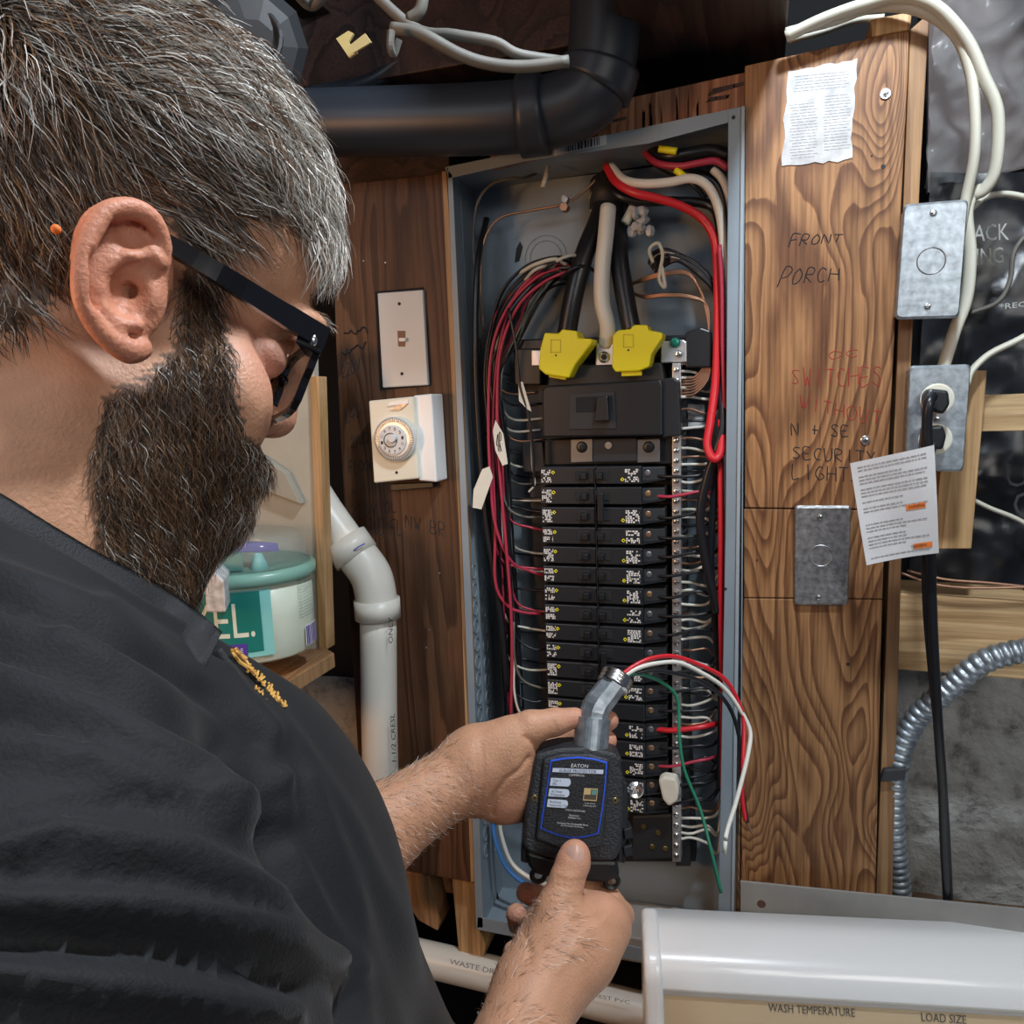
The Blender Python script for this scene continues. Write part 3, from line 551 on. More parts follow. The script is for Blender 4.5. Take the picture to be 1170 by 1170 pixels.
wire([(556, 180+70, -.06), (546, 300, -.03), (543, 380, -.02), (546, 480, -.02), (556, 600, -.02), (572, 700, -.02), (580, 790, -.02)], .0042, 'wblack', 'feeder_wire', label='thick black cable hugging the left wall of the panel', cat='cable')
wire([(620, 195, -.08), (600, 203, -.05), (584, 204, -.04), (560, 212, -.035), (544, 238, -.03), (541, 290, -.03), (548, 340, -.03), (552, 400, -.04)], .0019, 'nmdark', 'ground_wire', label='pale thin wire arching across the upper left corner of the panel', cat='wire')
wire([(690, 195, -.07), (668, 218, -.06), (645, 233, -.05), (610, 240, -.05), (570, 250, -.045), (552, 280, -.04), (549, 330, -.04), (553, 380, -.045)], .0017, 'copper', 'ground_wire', label='bare copper wire crossing the upper left of the panel to a clamp', cat='wire')
gcl = thing('wire_clamp', 'small corroded split bolt clamp on the bare copper wire', 'clamp', W(645, 236, -.05))
ob('bolt', *disc(W(645, 227, -.04), .0052, FRONT, .01, 6), 'galvdark', gcl); ob('nut', *disc(W(644, 236, -.038), .006, FRONT, .012, 6), 'copper', gcl)
wire([(627, 190, -.03), (620, 214, -.025)], .0030, 'nm', 'wire_stub', label='short cream stub of cut cable hanging under the top of the panel', cat='wire')
# white tie and tapes on left bundle
wire([(594, 312, -.018), (612, 302, -.008), (634, 296, -.006), (646, 302, -.02)], .0026, 'nm', 'binding_wire', label='cream binding strip across the left wire bundle', cat='tie')
for j, (x, y, c) in enumerate([(600, 312, 'nm'), (618, 306, 'wblack'), (628, 300, 'nm'), (640, 312, 'wblack'), (610, 320, 'wblack')]):
    wire([(x, y+8, -.02), (x+12, y-4, -.006), (x+30, y-8, -.02), (x+44, y+2, -.05)], .0021, c, 'branch_wire', pan)
def tag_strip(pts, d, label, wr=None):
    t = thing('wire_tag', label, 'tag', W(*pts[0], d)); ob('flag', *wprism(pts, d, d-.0012), 'tape', t)
    if wr: hand(wr[0], wr[1], d+.0003, r=.0006).ob('handwriting', 'ink', t)
    return t
tag_strip([(540, 580), (550, 582), (563, 545), (559, 533), (551, 536), (541, 560)], .004, 'lowest white tape flag on the left wire bundle')
tag_strip([(566, 480), (575, 496), (580, 530), (574, 532), (566, 515), (563, 492)], .004, 'middle white tape flag with ink marks on the left wire bundle', ('4R', [(567, 516), (574, 516), (573, 495), (567, 495)]))
tag_strip([(592, 437), (597, 436), (607, 470), (603, 468), (593, 458)], .0, 'narrow pointed white tape flag beside the main breaker')
wire([(581, 352, .0), (590, 400, .0), (594, 440, .0), (604, 475, -.002), (609, 520, -.004), (610, 556, -.006)], .0018, 'wblack', 'branch_wire', label='single black wire hanging in front beside the main breaker', cat='wire')
wire([(607, 490, -.006), (608, 530, -.006), (611, 552, -.006), (606, 560, -.006), (604, 562, -.006)], .0013, 'nm', 'branch_wire', label='thin cream wire end dangling left of the first breaker', cat='wire')
# ---- service cables
wire([(690, 225, -.075), (684, 250, -.055), (668, 290, -.03), (656, 335, -.022), (647, 385, -.022)], .0125, 'wblack', 'service_cable', label='left thick black service cable into the left yellow cover', cat='cable', sides=16)
wire([(706, 225, -.078), (704, 250, -.06), (708, 300, -.035), (716, 350, -.025), (722, 380, -.022)], .0120, 'wblack', 'service_cable', label='right thick black service cable into the right yellow cover', cat='cable', sides=16)
def flat_cable(pts, r, **k):
    V, Fc = tube([W(*p) for p in pts], r, 14, 6, rfun=lambda t: (r, r*.8)); return ob('service_cable', V, Fc, 'wwhite', smooth=True, **k)
flat_cable([(695, 237, -.03), (692, 270, -.02), (688, 310, -.015), (688, 345, -.015), (694, 372, -.02), (693, 394, -.03)], .0122, label='thick white service cable between the two black ones', cat='cable')
ob('cable_collar', *tube([W(697, 208, -.085), W(696, 238, -.075)], .026, 16, 2), 'blackmat', label='black cable bushing in the top of the panel', cat='bushing', smooth=True)
wire([(688, 206, -.075), (680, 220, -.07), (678, 235, -.075), (682, 250, -.085)], .006, 'nm', 'cable', label='short cream cable bending behind the left service cable', cat='cable')
for lab_, c, r, pts in (
    ('thick red wire leaving the top bushing toward the right', 'wred', .0052, [(693, 190, -.05), (704, 208, -.03), (724, 220, -.022), (748, 226, -.022), (775, 234, -.024), (800, 248, -.026), (815, 270, -.026), (819, 300, -.026), (820, 360, -.024), (818, 430, -.02), (812, 480, -.01), (808, 508, -.004), (815, 524, .0), (823, 516, -.004), (825, 480, -.012)]),
    ('thick white wire leaving the top bushing toward the right', 'wwhite', .0054, [(698, 190, -.05), (712, 205, -.03), (735, 210, -.02), (765, 208, -.016), (790, 204, -.015), (808, 212, -.015), (820, 235, -.016), (826, 270, -.018), (829, 330, -.02), (830, 400, -.022)]),
    ('thick black wire under the red one leaving the top bushing', 'wblack', .0058, [(690, 198, -.055), (705, 222, -.04), (730, 230, -.04), (770, 230, -.04), (810, 234, -.04), (822, 255, -.035), (824, 300, -.035), (823, 420, -.03), (826, 480, -.012), (820, 510, -.008), (808, 545, -.010), (800, 590, -.012), (806, 640, -.014), (820, 700, -.016)]),
    ('second white wire entering at the upper right corner of the panel', 'wwhite', .0048, [(815, 194, -.03), (826, 206, -.025), (834, 230, -.025), (838, 260, -.03), (840, 300, -.04)]),
    ('red wire across the upper right corner of the panel', 'wpink', .0042, [(735, 172, -.06), (750, 186, -.035), (775, 190, -.025), (800, 186, -.02), (818, 184, -.02), (832, 192, -.02)]),
    ('thick black cable along the top right of the panel', 'wblack', .0075, [(740, 168, -.06), (760, 178, -.04), (785, 176, -.035), (812, 172, -.035), (834, 178, -.035)]),
    ('second thick black cable behind the top right wires', 'wblack', .0065, [(742, 180, -.07), (770, 196, -.06), (800, 200, -.05), (822, 215, -.045), (832, 260, -.045), (832, 330, -.045)]),
    ('long red riser wire running down inside the right flange', 'wred', .0040, [(823, 520, -.02), (824, 600, -.016), (824, 700, -.014), (826, 800, -.014), (826, 900, -.02)]),
    ('thin red wire beside the white riser inside the right flange', 'wpink', .0028, [(822, 280, -.012), (825, 330, -.012), (826, 400, -.012), (828, 470, -.014), (826, 520, -.018)]),
    ('thick black riser wire behind the red one at the right flange', 'wblack', .0048, [(818, 530, -.03), (812, 640, -.03), (818, 720, -.03), (824, 800, -.03), (822, 900, -.04)]),
):
    wire(pts, r, c, 'feeder_wire', label=lab_, cat='wire', sides=10)
for x0, y0, x1, y1 in ((753, 170, 773, 173), (772, 194, 783, 203)):
    ob('wire_nut', *tube([W(x0, y0, -.025), W((x0+x1)/2, (y0+y1)/2, -.024), W(x1, y1, -.023)], .0042, 8, 3), 'yellow', smooth=True, label='yellow %s at the upper right of the panel' % ('wire end on the top cable' if y0 < 180 else 'wire connector on the white wire'), cat='connector')
wire([(783, 203, -.023), (795, 214, -.022), (806, 226, -.03)], .0028, 'wblack', 'feeder_wire', label='short black wire leaving the yellow connector', cat='wire')
pt = G(); 
for i in range(16): pt.add(*ball(W(732+random.uniform(-12, 12), 253+random.uniform(-13, 13), -.045+random.uniform(-.008, .008)), [random.uniform(.004, .009) for _ in range(3)], 5, 4))
pt.ob('sealing_putty', 'silicone', label='crumpled clear putty lump behind the right service cable', cat='putty')
wire([(728, 225, -.06), (722, 240, -.045), (714, 255, -.04)], .006, 'nm', 'cable', label='short cream cable end beside the putty lump', cat='cable')
# right bundle
for i in range(12):
    t = i/11; c = 'wblack' if i not in (3, 8) else 'nm'
    wire([(742+8*t, 300+12*t, -.06), (748+10*t, 288+14*t+rn.uniform(-3, 3), -.03), (765+10*t, 286+12*t, -.022), (790+6*t, 296+16*t+rn.uniform(-4, 4), -.028), (812+4*t, 318+16*t, -.035), (822, 360+10*t, -.04), (824, 440+20*t, -.045), (822, 520+30*t, -.05)], .0024, c, 'branch_wire', pan)
wire([(746, 300, -.02), (742, 285, -.012), (752, 278, -.010), (757, 292, -.012), (753, 318, -.014), (760, 328, -.014), (756, 304, -.012)], .0022, 'nm', 'binding_wire', label='cream looped tie round the right wire bundle', cat='tie')
for i in range(7):
    wire([(716, 330-i*2+rn.uniform(-2, 2)+(12 if i > 3 else 0), -.07), (735, 318+(16 if i > 3 else 0)+i, -.04), (760, 311+(20 if i > 3 else 0)+i*1.2, -.03), (788, 312+(22 if i > 3 else 0)+i, -.03), (804+i*.8, 345+i, -.034), (810, 380+i*2, -.036), (808+i*.5, 410+i*3, -.036), (795, 430+i*3.2, -.036), (778, 432+i*3.4, -.042)], .0015, 'copper', 'ground_wire', pan)
# neutrals and hots from bar to the right side
y = 416; k = 0
while y < 965:
    c = rn.choice(['wwhite', 'wwhite', 'nm', 'copper', 'wblack']) if y > 440 else 'wwhite'
    if 700 < y < 920 and c in ('wwhite', 'nm') and rn.random() < .4: c = 'wblack'
    e = rn.uniform(-8, 8); wire([(776, y, -.034), (790, y+rn.uniform(-2, 2), -.045), (808, y+e*.6, -.05), (820, y+e+rn.choice([-14, -6, 8]), -.06), (825, y+e-30, -.07)], .0016 if c == 'copper' else .0019, c, 'neutral_wire', pan)
    y += rn.choice([8, 11, 14]); k += 1
for k in range(18):
    if k in (9, ): continue
    y = zy(k, 757)+2; c = {1: 'wpink', 13: 'wred', 15: 'wpink'}.get(k, 'wblack'); r = .0036 if k == 13 else .0021
    wire([(746, y, -.030), (768, y+rn.uniform(0, 3), -.020), (797, y-2+rn.uniform(-4, 3), -.022), (812, y-4+rn.uniform(-5, 4), -.03), (825, y-12+rn.uniform(-9, 8), -.05)], r, c, 'branch_wire', pan)
ob('white_cap', *wprism([(752, 892), (758, 888), (772, 890), (776, 900), (774, 916), (764, 922), (757, 914)], -.002, -.02, .003), 'tape', label='crumpled white tape cap on a wire by the lower right breakers', cat='tape')
ob('label_slips', *wprism([(786, 490), (806, 490), (805, 462), (786, 462)], -.065, -.066), 'paper', label='white paper slip tucked behind the neutral wires', cat='paper')
wire([(812, 425, -.04), (816, 436, -.04), (813, 447, -.04)], .003, 'wblue', 'branch_wire', label='small blue wire end near the ground wires', cat='wire')
# bottom of panel
for lab_, c, pts in (('blue wire looping at the lower left of the panel', 'wblue', [(562, 930, -.03), (566, 960, -.02), (578, 990, -.018), (597, 1008, -.02), (620, 1020, -.03)]), ('white wire beside the blue loop at the lower left of the panel', 'wwhite', [(570, 930, -.04), (573, 955, -.035), (584, 985, -.03), (604, 1002, -.03), (628, 1012, -.04)]), ('black wire falling to the floor of the panel at the left', 'wblack', [(560, 920, -.07), (561, 990, -.07), (570, 1030, -.07), (590, 1040, -.06)]), ('thin red wire at the bottom of the panel beside the washer', 'wpink', [(690, 1050, -.05), (715, 1058, -.03), (735, 1058, -.03), (760, 1050, -.04), (800, 1040, -.05)])):
    wire(pts, .0033 if 'red' not in lab_ else .002, c, 'branch_wire', label=lab_, cat='wire', sides=8)
ob('lower_terminal', *wprism([(722, 985), (770, 982), (768, 930), (722, 932)], -.03, -.08, .004), 'blackmat', pan)
for (x, y) in ((735, 945), (752, 952), (745, 968), (760, 970)): ob('terminal_screw', *disc(W(x, y, -.028), .0035, FRONT, .003, 10), 'brass', pan)
# grounding ear near device
# ================================================================== wall hardware
def cover_plate(label, q, dpt, m, knock, screws, d0=.035, box_m='galvdark'):
    """q: BL, BR, TR, TL pixels of the plate face"""
    t = thing('cover_plate', label, 'cover plate', W(*q[0], d0))
    fr = [W(x, y, d0) for x, y in q]; cx = np.mean(fr, axis=0)
    pts = []
    for i in range(4):
        p, a_, b_ = fr[i], fr[(i-1) % 4], fr[(i+1) % 4]; ua = (a_-p)/np.linalg.norm(a_-p); ub = (b_-p)/np.linalg.norm(b_-p); r = .005
        for k in range(4): s = k/3; pts.append(p+ua*r*(1-s)**2+ub*r*s**2)
    pts2 = [cx+(p-cx)*.955 for p in pts]
    V = pts2+[p+np.array([0, .0025, 0]) for p in pts]+[p+np.array([0, .0045, 0]) for p in pts]; n = len(pts)
    Fc = [list(range(n))]+[[j*n+i, (j+1)*n+i, (j+1)*n+(i+1) % n, j*n+(i+1) % n] for j in range(2) for i in range(n)]+[list(range(3*n-1, 2*n-1, -1))]
    ob('plate', V, Fc, m, t)
    bx = [cx+(p-cx)*.93+np.array([0, .0045, 0]) for p in fr]; bx2 = [np.array([p[0], -dpt, p[2]]) for p in bx]
    if dpt < d0: ob('back_box', *prism(bx, bx2, .001), box_m, t)
    if knock: ob('knockout_ring', *ring(W(*knock[:2], d0+.0002), knock[2], .0007), 'galvdark', t)
    for (x, y) in screws:
        s = screw(W(x, y, d0+.002), .0036).ob('screw', 'zinc', t); c = W(x, y, d0+.0024); ob('slot', *box(c+[-.0028, -.0002, -.0004], c+[.0028, .0004, .0004]), 'ink', s)
    return t
cover_plate('bright blank steel cover plate high on the stud with a round knockout', [(1023, 365), (1096, 363), (1107, 227), (1033, 233)], .002, 'galv', (1064, 298, .0135), [(1067, 243), (1060, 350)])
oc = cover_plate('galvanised outlet cover with a black plug in its upper socket', [(1034, 538), (1101, 539), (1110, 416), (1039, 418)], .002, 'galv', None, [(1070, 479)])
for (x, y) in ((1071, 456), (1069, 502)):
    ob('socket', *disc(W(x, y, .0365), .0165, FRONT, .004, 24), 'ivory', oc)
cover_plate('dull dark blank cover plate low on the plywood', [(907, 692), (969, 692), (973, 578), (908, 578)], .0, 'galvdark', (938, 635, .0125), [(937, 591), (935, 683)], d0=.007)
# plug and cord (own thing)
pc = thing('power_cord', 'black plug with twin cords hanging down past the timber to the washer', 'cord', W(1075, 1030, .05))
ob('plug', *wprism([(1058, 466), (1078, 474), (1086, 462), (1084, 446), (1062, 444), (1056, 452)], .058, .037, .003), 'blackplastic', pc)
ob('plug', *wprism([(1052, 512), (1078, 514), (1082, 498), (1078, 486), (1054, 488)], .052, .037, .003), 'blackplastic', pc)
ob('cord', *tube([W(*p) for p in [(1066, 452, .062), (1061, 462, .070), (1059, 490, .068), (1061, 520, .066), (1063, 580, .06), (1064, 660, .055), (1067, 740, .05), (1072, 830, .045), (1077, 900, .03), (1079, 960, .015), (1083, 1040, .008), (1083, 1100, .008)]], .0052, 10, 6), 'wblack', pc, smooth=True)
ob('cord', *tube([W(*p) for p in [(1066, 505, .05), (1060, 540, .045), (1057, 620, .04), (1059, 700, .036), (1066, 780, .032), (1073, 850, .03), (1080, 930, .018), (1085, 1040, .002), (1086, 1100, .002)]], .0042, 10, 6), 'abs', pc, smooth=True)
# cord tag
tgx = thing('warning_tag', 'white printed warning tag with orange marks hung on the black cord', 'tag', W(1030, 645, .085))
TQ = [(990, 646), (1073, 632), (1066, 508), (972, 530)]
def TW(a, b, dd=0): 
    q = [W(x, y, .085) for x, y in TQ]; p = bil(q, a, b); return p+np.array([0, .006*math.sin(3*a+2*b)-dd, 0])
V = []; Fc = []; n = 14
for j in range(n+1):
    for i in range(n+1): V.append(TW(i/n, j/n))
for j in range(n):
    for i in range(n): Fc.append([j*(n+1)+i, j*(n+1)+i+1, (j+1)*(n+1)+i+1, (j+1)*(n+1)+i])
nV = len(V); V += [v+np.array([0, .0006, 0]) for v in V]; Fc += [[i+nV for i in f[::-1]] for f in Fc]
ob('sheet', V, Fc, 'paper', tgx, smooth=True)
g = G(); b_ = .05
while b_ < .97:
    x = .08
    if not (.43 < b_ < .50 or .06 < b_ < .12):
        end = random.choice([.9, .9, .9, .6])
        while x < end-.02:
            w = random.uniform(.02, .08); x2 = min(x+w, end); g.add([TW(x, b_, .0006), TW(x2, b_, .0006), TW(x2, b_+.010, .0006), TW(x, b_+.010, .0006)], [[0, 1, 2, 3]]); x = x2+.012
    b_ += .033 if random.random() < .85 else .06
g.ob('printed_lines', 'greyprint', tgx)
for bb in (.45, .07):
    o_ = ob('orange_mark', [TW(.62 if bb > .3 else .68, bb, .0007), TW(.86 if bb > .3 else .92, bb, .0007), TW(.86 if bb > .3 else .92, bb+.05, .0007), TW(.62 if bb > .3 else .68, bb+.05, .0007)], [[0, 1, 2, 3]], 'orange', tgx)
    V, Fc = text_quad('WARNING', [TW(.85, bb+.042, .0010), TW(.65, bb+.042, .0010), TW(.65, bb+.01, .0010), TW(.85, bb+.01, .0010)]); ob('lettering', V, Fc, 'ink', o_)
# white NM cables
for lab_, r, m_, pts in (('thick white cable looping from the board top and down behind the upper cover, outer loop', .0088, 'nm', [(898, 42, .03), (940, 22, .035), (985, 6, .035), (1030, -4, .035), (1070, 8, .035), (1104, 45, .03), (1124, 88, .025), (1140, 130, .02), (1138, 190, .01), (1126, 215, .0), (1112, 222, -.01), (1104, 245, -.01), (1108, 290, -.01), (1104, 340, -.01), (1090, 380, -.01), (1076, 425, -.01)]),
                         ('thick white cable looping from the board top and down behind the upper cover, inner loop', .0082, 'nm', [(898, 38, .015), (950, 24, .02), (1000, 8, .02), (1050, 12, .025), (1090, 38, .022), (1108, 80, .02), (1114, 130, .018), (1113, 180, .012), (1104, 225, .0), (1098, 260, -.005)]),
                         ('slim white cable behind the thick loops by the pine block', .0052, 'nm', [(902, 46, -.01), (940, 36, -.01), (975, 24, -.01), (1010, 20, -.01)]),
                         ('white cable curving round the black bag at the right edge', .0058, 'nm', [(1108, 240, -.03), (1125, 226, -.03), (1150, 222, -.03), (1190, 230, -.03)]),
                         ('thin grey cable curling in front of the black bag', .0040, 'nmdark', [(1190, 250, -.01), (1160, 285, -.01), (1154, 320, -.01), (1140, 345, -.01), (1108, 358, -.02)]),
                         ('white cable reaching the outlet box from the right edge', .0058, 'nm', [(1190, 374, -.01), (1160, 390, -.01), (1130, 405, -.01), (1110, 424, -.005), (1104, 440, .0)]),
                         ('white cable emerging behind the batten at the right edge', .0044, 'nm', [(1100, 565, -.05), (1130, 580, -.05), (1160, 592, -.05), (1195, 612, -.05)])):
    V, Fc = tube([W(*p) for p in pts], r, 12, 8, rfun=lambda t, r=r: (r, r*.62)); ob('cable', V, Fc, m_, smooth=True, label=lab_, cat='cable')
for i, pts in enumerate(([(1030, 655, -.04), (1070, 668, -.035), (1120, 672, -.035), (1190, 670, -.035)], [(1036, 652, -.045), (1080, 662, -.04), (1130, 666, -.04), (1190, 672, -.04)])):
    wire(pts, .0017, 'copper', 'ground_wire', label=['lower', 'upper'][i]+' strand of bare copper wire lying above the thick timber', cat='wire')
# flexible conduit
cp = [W(*p) for p in [(1200, 742, .0), (1160, 745, .0), (1120, 758, .0), (1080, 790, -.005), (1048, 820, -.01), (1030, 855, -.012), (1022, 900, -.015), (1021, 950, -.02), (1026, 1000, -.03), (1034, 1080, -.04)]]
fc = thing('flexible_conduit', 'ribbed grey metal flexible conduit curving down over the concrete', 'conduit', W(1030, 1080, -.03))
sp = smooth_path(cp, 40); ln = 0; 
L_ = np.cumsum([0]+[np.linalg.norm(sp[i+1]-sp[i]) for i in range(len(sp)-1)])
NP = 620; tt = np.linspace(0, L_[-1], NP); spn = np.stack([np.interp(tt, L_, [p[i] for p in sp]) for i in range(3)], 1)
V, Fc = tube(list(spn), .01, 16, smooth=False, rfun=lambda t: .0118+.0022*abs(math.sin(math.pi*t*L_[-1]/.0098))); ob('ribbed_tube', V, Fc, 'galv', fc, smooth=True)
ob('strap', *wprism([(1006, 894), (1034, 892), (1036, 878), (1010, 880)], .006, -.03, .002), 'boxgrey', fc)
# garbage bags behind
def bagmesh(q, d, nx, ny, amp, sc, seed):
    V = []; qq = [W(x, y, d) for x, y in q]
    for j in range(ny+1):
        for i in range(nx+1):
            p = bil(qq, i/nx, j/ny); k = noise.ridged_multi_fractal((p[0]*sc+seed, p[2]*sc, seed), .9, 2.1, 4, 1, 2); V.append(p+np.array([0, -amp*k, 0]))
    return V, [[j*(nx+1)+i, j*(nx+1)+i+1, (j+1)*(nx+1)+i+1, (j+1)*(nx+1)+i] for j in range(ny) for i in range(nx)]
bg = thing('storage_bag', 'black printed plastic bag with pale lettering at the right edge', 'bag', W(1140, 670, -.2))
ob('film', *bagmesh([(1035, 668), (1300, 668), (1300, 200), (1060, 200)], -.15, 60, 70, .012, 7, 2), 'bag', bg, smooth=True)
for s, q in (('ACK', [(1112, 276), (1153, 274), (1152, 255), (1113, 257)]), ('ING', [(1116, 303), (1147, 300), (1146, 282), (1116, 284)]), ('*REC', [(1142, 354), (1172, 350), (1172, 344), (1142, 347)])):
    V, Fc = text_quad(s, [W(x, y, -.095) for x, y in q]); ob('lettering', V, Fc, 'baglet', bg)
for s, q in (('U', [(1150, 556), (1174, 556), (1174, 530), (1150, 530)]), ('C', [(1158, 590), (1180, 590), (1180, 562), (1158, 562)])):
    V, Fc = text_quad(s, [W(x, y, -.095) for x, y in q]); ob('lettering', V, Fc, 'boxgrey', bg)
ob('plastic_sheet', *bagmesh([(1048, 225), (1260, 170), (1280, -60), (1060, -30)], -.09, 50, 50, .035, 9, 5), 'film', smooth=True, label='crumpled clear plastic sheeting in the upper right corner', cat='plastic sheet')
ob('insulation_board', *wprism([(1060, 220), (1300, 160), (1300, -80), (1062, -60)], -.2, -.21), mat('brown_board', (.09, .07, .065), .8, var=.3, vscale=15), label='dim brown board behind the clear plastic sheeting', cat='board')
# left: switch plate and timer
sw = thing('switch_plate', 'pale switch plate with a brown toggle above the timer', 'switch', W(460, 443, .006))
ob('plate', *wprism([(437, 443), (489, 440), (483, 331), (431, 335)], .007, .0, .0015), 'plate', sw)
ob('plate_shadow', *wprism([(434, 446), (492, 441), (484, 328), (428, 333)], .001, .0), 'dark', sw)  # dark sheet paints the shade round the switch plate
ob('toggle_slot', *wprism([(455, 396), (463, 396), (463, 378), (454, 378)], .0075, .005), 'brownflap', sw)
ob('toggle', *wprism([(455.5, 390), (463, 390), (463, 386), (455.5, 386)], .013, .005, .0005), 'white', sw)
for x, y in ((456, 347), (459, 427)): ob('screw', *disc(W(x, y, .0078), .0022, FRONT, .001, 10), 'ink', sw)
tm = thing('timer', 'cream dial timer box mounted below the switch plate', 'timer', W(460, 553, .02))
ob('case', *wprism([(427, 552), (478, 547), (472, 453), (421, 458)], .045, .0, .002), 'ivory', tm)
ob('side_case', *wprism([(478, 549), (499, 551), (493, 450), (472, 452)], .038, .0, .002), 'white', tm)
dl = ob('dial', *disc(W(450, 502, .053), .029, FRONT, .008, 40), 'dial', tm)
ob('hub', *disc(W(448, 503, .055), .0195, FRONT, .003, 30), 'plate', dl)
g = G(); c0 = W(450, 502, .0536)
for k in range(72):
    a = 2*math.pi*k/72; r0, r1 = .022, .028; u = np.array([math.cos(a), 0, math.sin(a)]); w = np.array([-math.sin(a), 0, math.cos(a)])*.00035; g.add([c0+u*r0-w, c0+u*r1-w, c0+u*r1+w, c0+u*r0+w], [[0, 1, 2, 3]])
c0 = W(448, 503, .0554)
for k in range(12):
    a = 2*math.pi*k/12+.2; c = c0+np.array([math.cos(a)*.015, 0, math.sin(a)*.015]); V, Fc = text_quad(str((k*2) % 12+1), [c+[-.0014, 0, -.002], c+[.0014, 0, -.002], c+[.0014, 0, .002], c+[-.0014, 0, .002]]); g.add(V, Fc)
g.ob('dial_marks', 'ink', dl); ob('knob_ring', *ring(W(446, 503, .0556), .009, .0005), 'ink', dl)
ob('centre_knob', *disc(W(447, 501, .060), .0055, FRONT, .006, 16), 'plate', dl)
ob('window_slot', *wprism([(443, 464), (466, 461), (466, 457), (444, 460)], .0465, .044), 'white', tm)
ob('pointer', *wprism([(446, 468), (456, 462), (466, 461), (458, 468)], .047, .045), 'galvdark', tm)
ob('screw_hole', *disc(W(453, 540, .0456), .002, FRONT, .001, 8), 'ink', tm)
ob('base_tab', *wprism([(446, 561), (495, 557), (495, 551), (446, 553)], .012, .0, .001), 'blackplastic', tm)
# PVC drain on the left
pv = thing('vent_pipe', 'white plastic pipe with an angled elbow left of the shade-darkened plywood', 'pipe', W(434, 985, .0))
D = .06
pvp = [W(330, 490, D), W(372, 570, D), W(412, 625, D), W(426, 650, D), W(431, 690, D), W(434, 800, D), W(438, 900, D), (W(442, 1010, D))]
ob('diagonal_run', *tube([W(318, 490, D), W(360, 567, D), W(405, 632, D)], .0245, 24, 4), 'pvc', pv, smooth=True)
ob('vertical_run', *tube([W(432, 690, D), W(434, 850, D), W(440, 1030, D)], .0245, 24, 4), 'pvc', pv, smooth=True)
ob('elbow', *tube([W(398, 624, D), W(412, 640, D), W(424, 658, D), W(429, 678, D), W(431, 700, D)], .0275, 24, 5), 'pvc', pv, smooth=True)
ob('collar', *tube([W(394, 617, D), W(408, 637, D)], .031, 24, 2), 'pvc', pv, smooth=True); ob('collar', *tube([W(430.5, 684, D), W(432, 706, D)], .0305, 24, 2), 'pvc', pv, smooth=True)
for s, q in (('ONLY', [(449, 735), (449, 705), (444, 705), (444, 735)]), ('1-1/2 CRESL', [(453, 870), (451, 815), (446, 815), (448, 870)]), ('SCH40', [(386, 620), (398, 634), (402, 630), (390, 617)])):
    V, Fc = text_quad(s, [W(x, y, D+.0225) for x, y in (q[0], q[1], q[2], q[3])]); V = [v+np.array([0, -.0004, 0]) for v in V]; ob('lettering', V, Fc, 'ink', pv)
ob('blue_mark', *tube([W(399, 634, D+.024), W(408, 626, D+.026), W(417, 621, D+.02)], .0008, 5, 4), 'blueink', pv)
# horizontal waste pipe at bottom
wp = thing('waste_pipe', 'white horizontal waste pipe below the panel', 'pipe', W(620, 1150, -.03))
D2 = -.02; ob('pipe', *tube([W(430, 1082, D2), W(600, 1122, D2), (W(760, 1162, D2)), W(900, 1195, D2)], .0255, 28, 4), 'pvc', wp, smooth=True)
for s, q in (('WASTE', [(514, 1100), (548, 1108), (549, 1102), (515, 1094)]), ('DRAIN', [(552, 1109), (582, 1116), (583, 1110), (553, 1103)]), ('CREST PVC', [(672, 1136), (720, 1146), (720, 1142), (672, 1132)])):
    V, Fc = text_quad(s, [W(x, y, D2+.024) for x, y in q]); V = [v+np.array([0, -.0025, 0]) for v in V]; ob('lettering', V, Fc, 'greyprint', wp)
ob('grey_ledge', *wprism([(640, 1085), (840, 1120), (840, 1090), (640, 1058)], .0, -.08, .002), 'steelgrey', label='grey steel ledge under the open panel', cat='ledge')
# shelf with tub
sh = thing('shelf', 'wooden shelf unit with pale back board holding the tub', 'shelf', W(330, 790, .12))
ob('side_board', *wprism([(364, 742), (374, 742), (364, 430), (354, 430)], .105, .085, .001), 'pinez', sh)
ob('back_board', *wprism([(150, 760), (366, 745), (358, 400), (150, 400)], .10, .088, .001), mat('pale_board', (.40, .38, .31), .7, var=.15, vscale=9), sh)
ob('shelf_board', *prism([W(200, 812, .26), W(315, 787, .26), W(382, 746, .15), W(368, 738, .09), W(180, 760, .09)], [p-np.array([0, 0, .018]) for p in [W(200, 812, .26), W(315, 787, .26), W(382, 746, .15), W(368, 738, .09), W(180, 760, .09)]], .001), 'stud', sh)
ob('bracket', *wprism([(284, 565), (306, 562), (343, 576), (325, 540), (296, 520), (288, 530)], .112, .10, .001), mat('bracket_board', (.33, .31, .25), .7), sh)
# tub: oval drum
Tc = W(270, 700, .195); Tc = np.array([Tc[0], Tc[1], 0]); zt, zb_ = W(300, 662, .25)[2], W(330, 762, .25)[2]
tb = thing('tub', 'half-empty oval laundry tub with teal label and clear lid on the shelf', 'tub', (Tc[0], Tc[1], zb_))
RT = .098
def tubp(a, z, r=RT): a = math.radians(a); return np.array([Tc[0]+r*math.sin(a), Tc[1]-r*.8*math.cos(a), z])
def lathe(prof, m_, name, parent, sides=48):
    V = [tubp(360*k/sides, z, r) for r, z in prof for k in range(sides)]; n = len(prof)
    Fc = [[j*sides+k, j*sides+(k+1) % sides, (j+1)*sides+(k+1) % sides, (j+1)*sides+k] for j in range(n-1) for k in range(sides)]+[list(range(sides))[::-1], list(range((n-1)*sides, n*sides))]
    return ob(name, V, Fc, m_, parent, smooth=True)
hh = zt-zb_
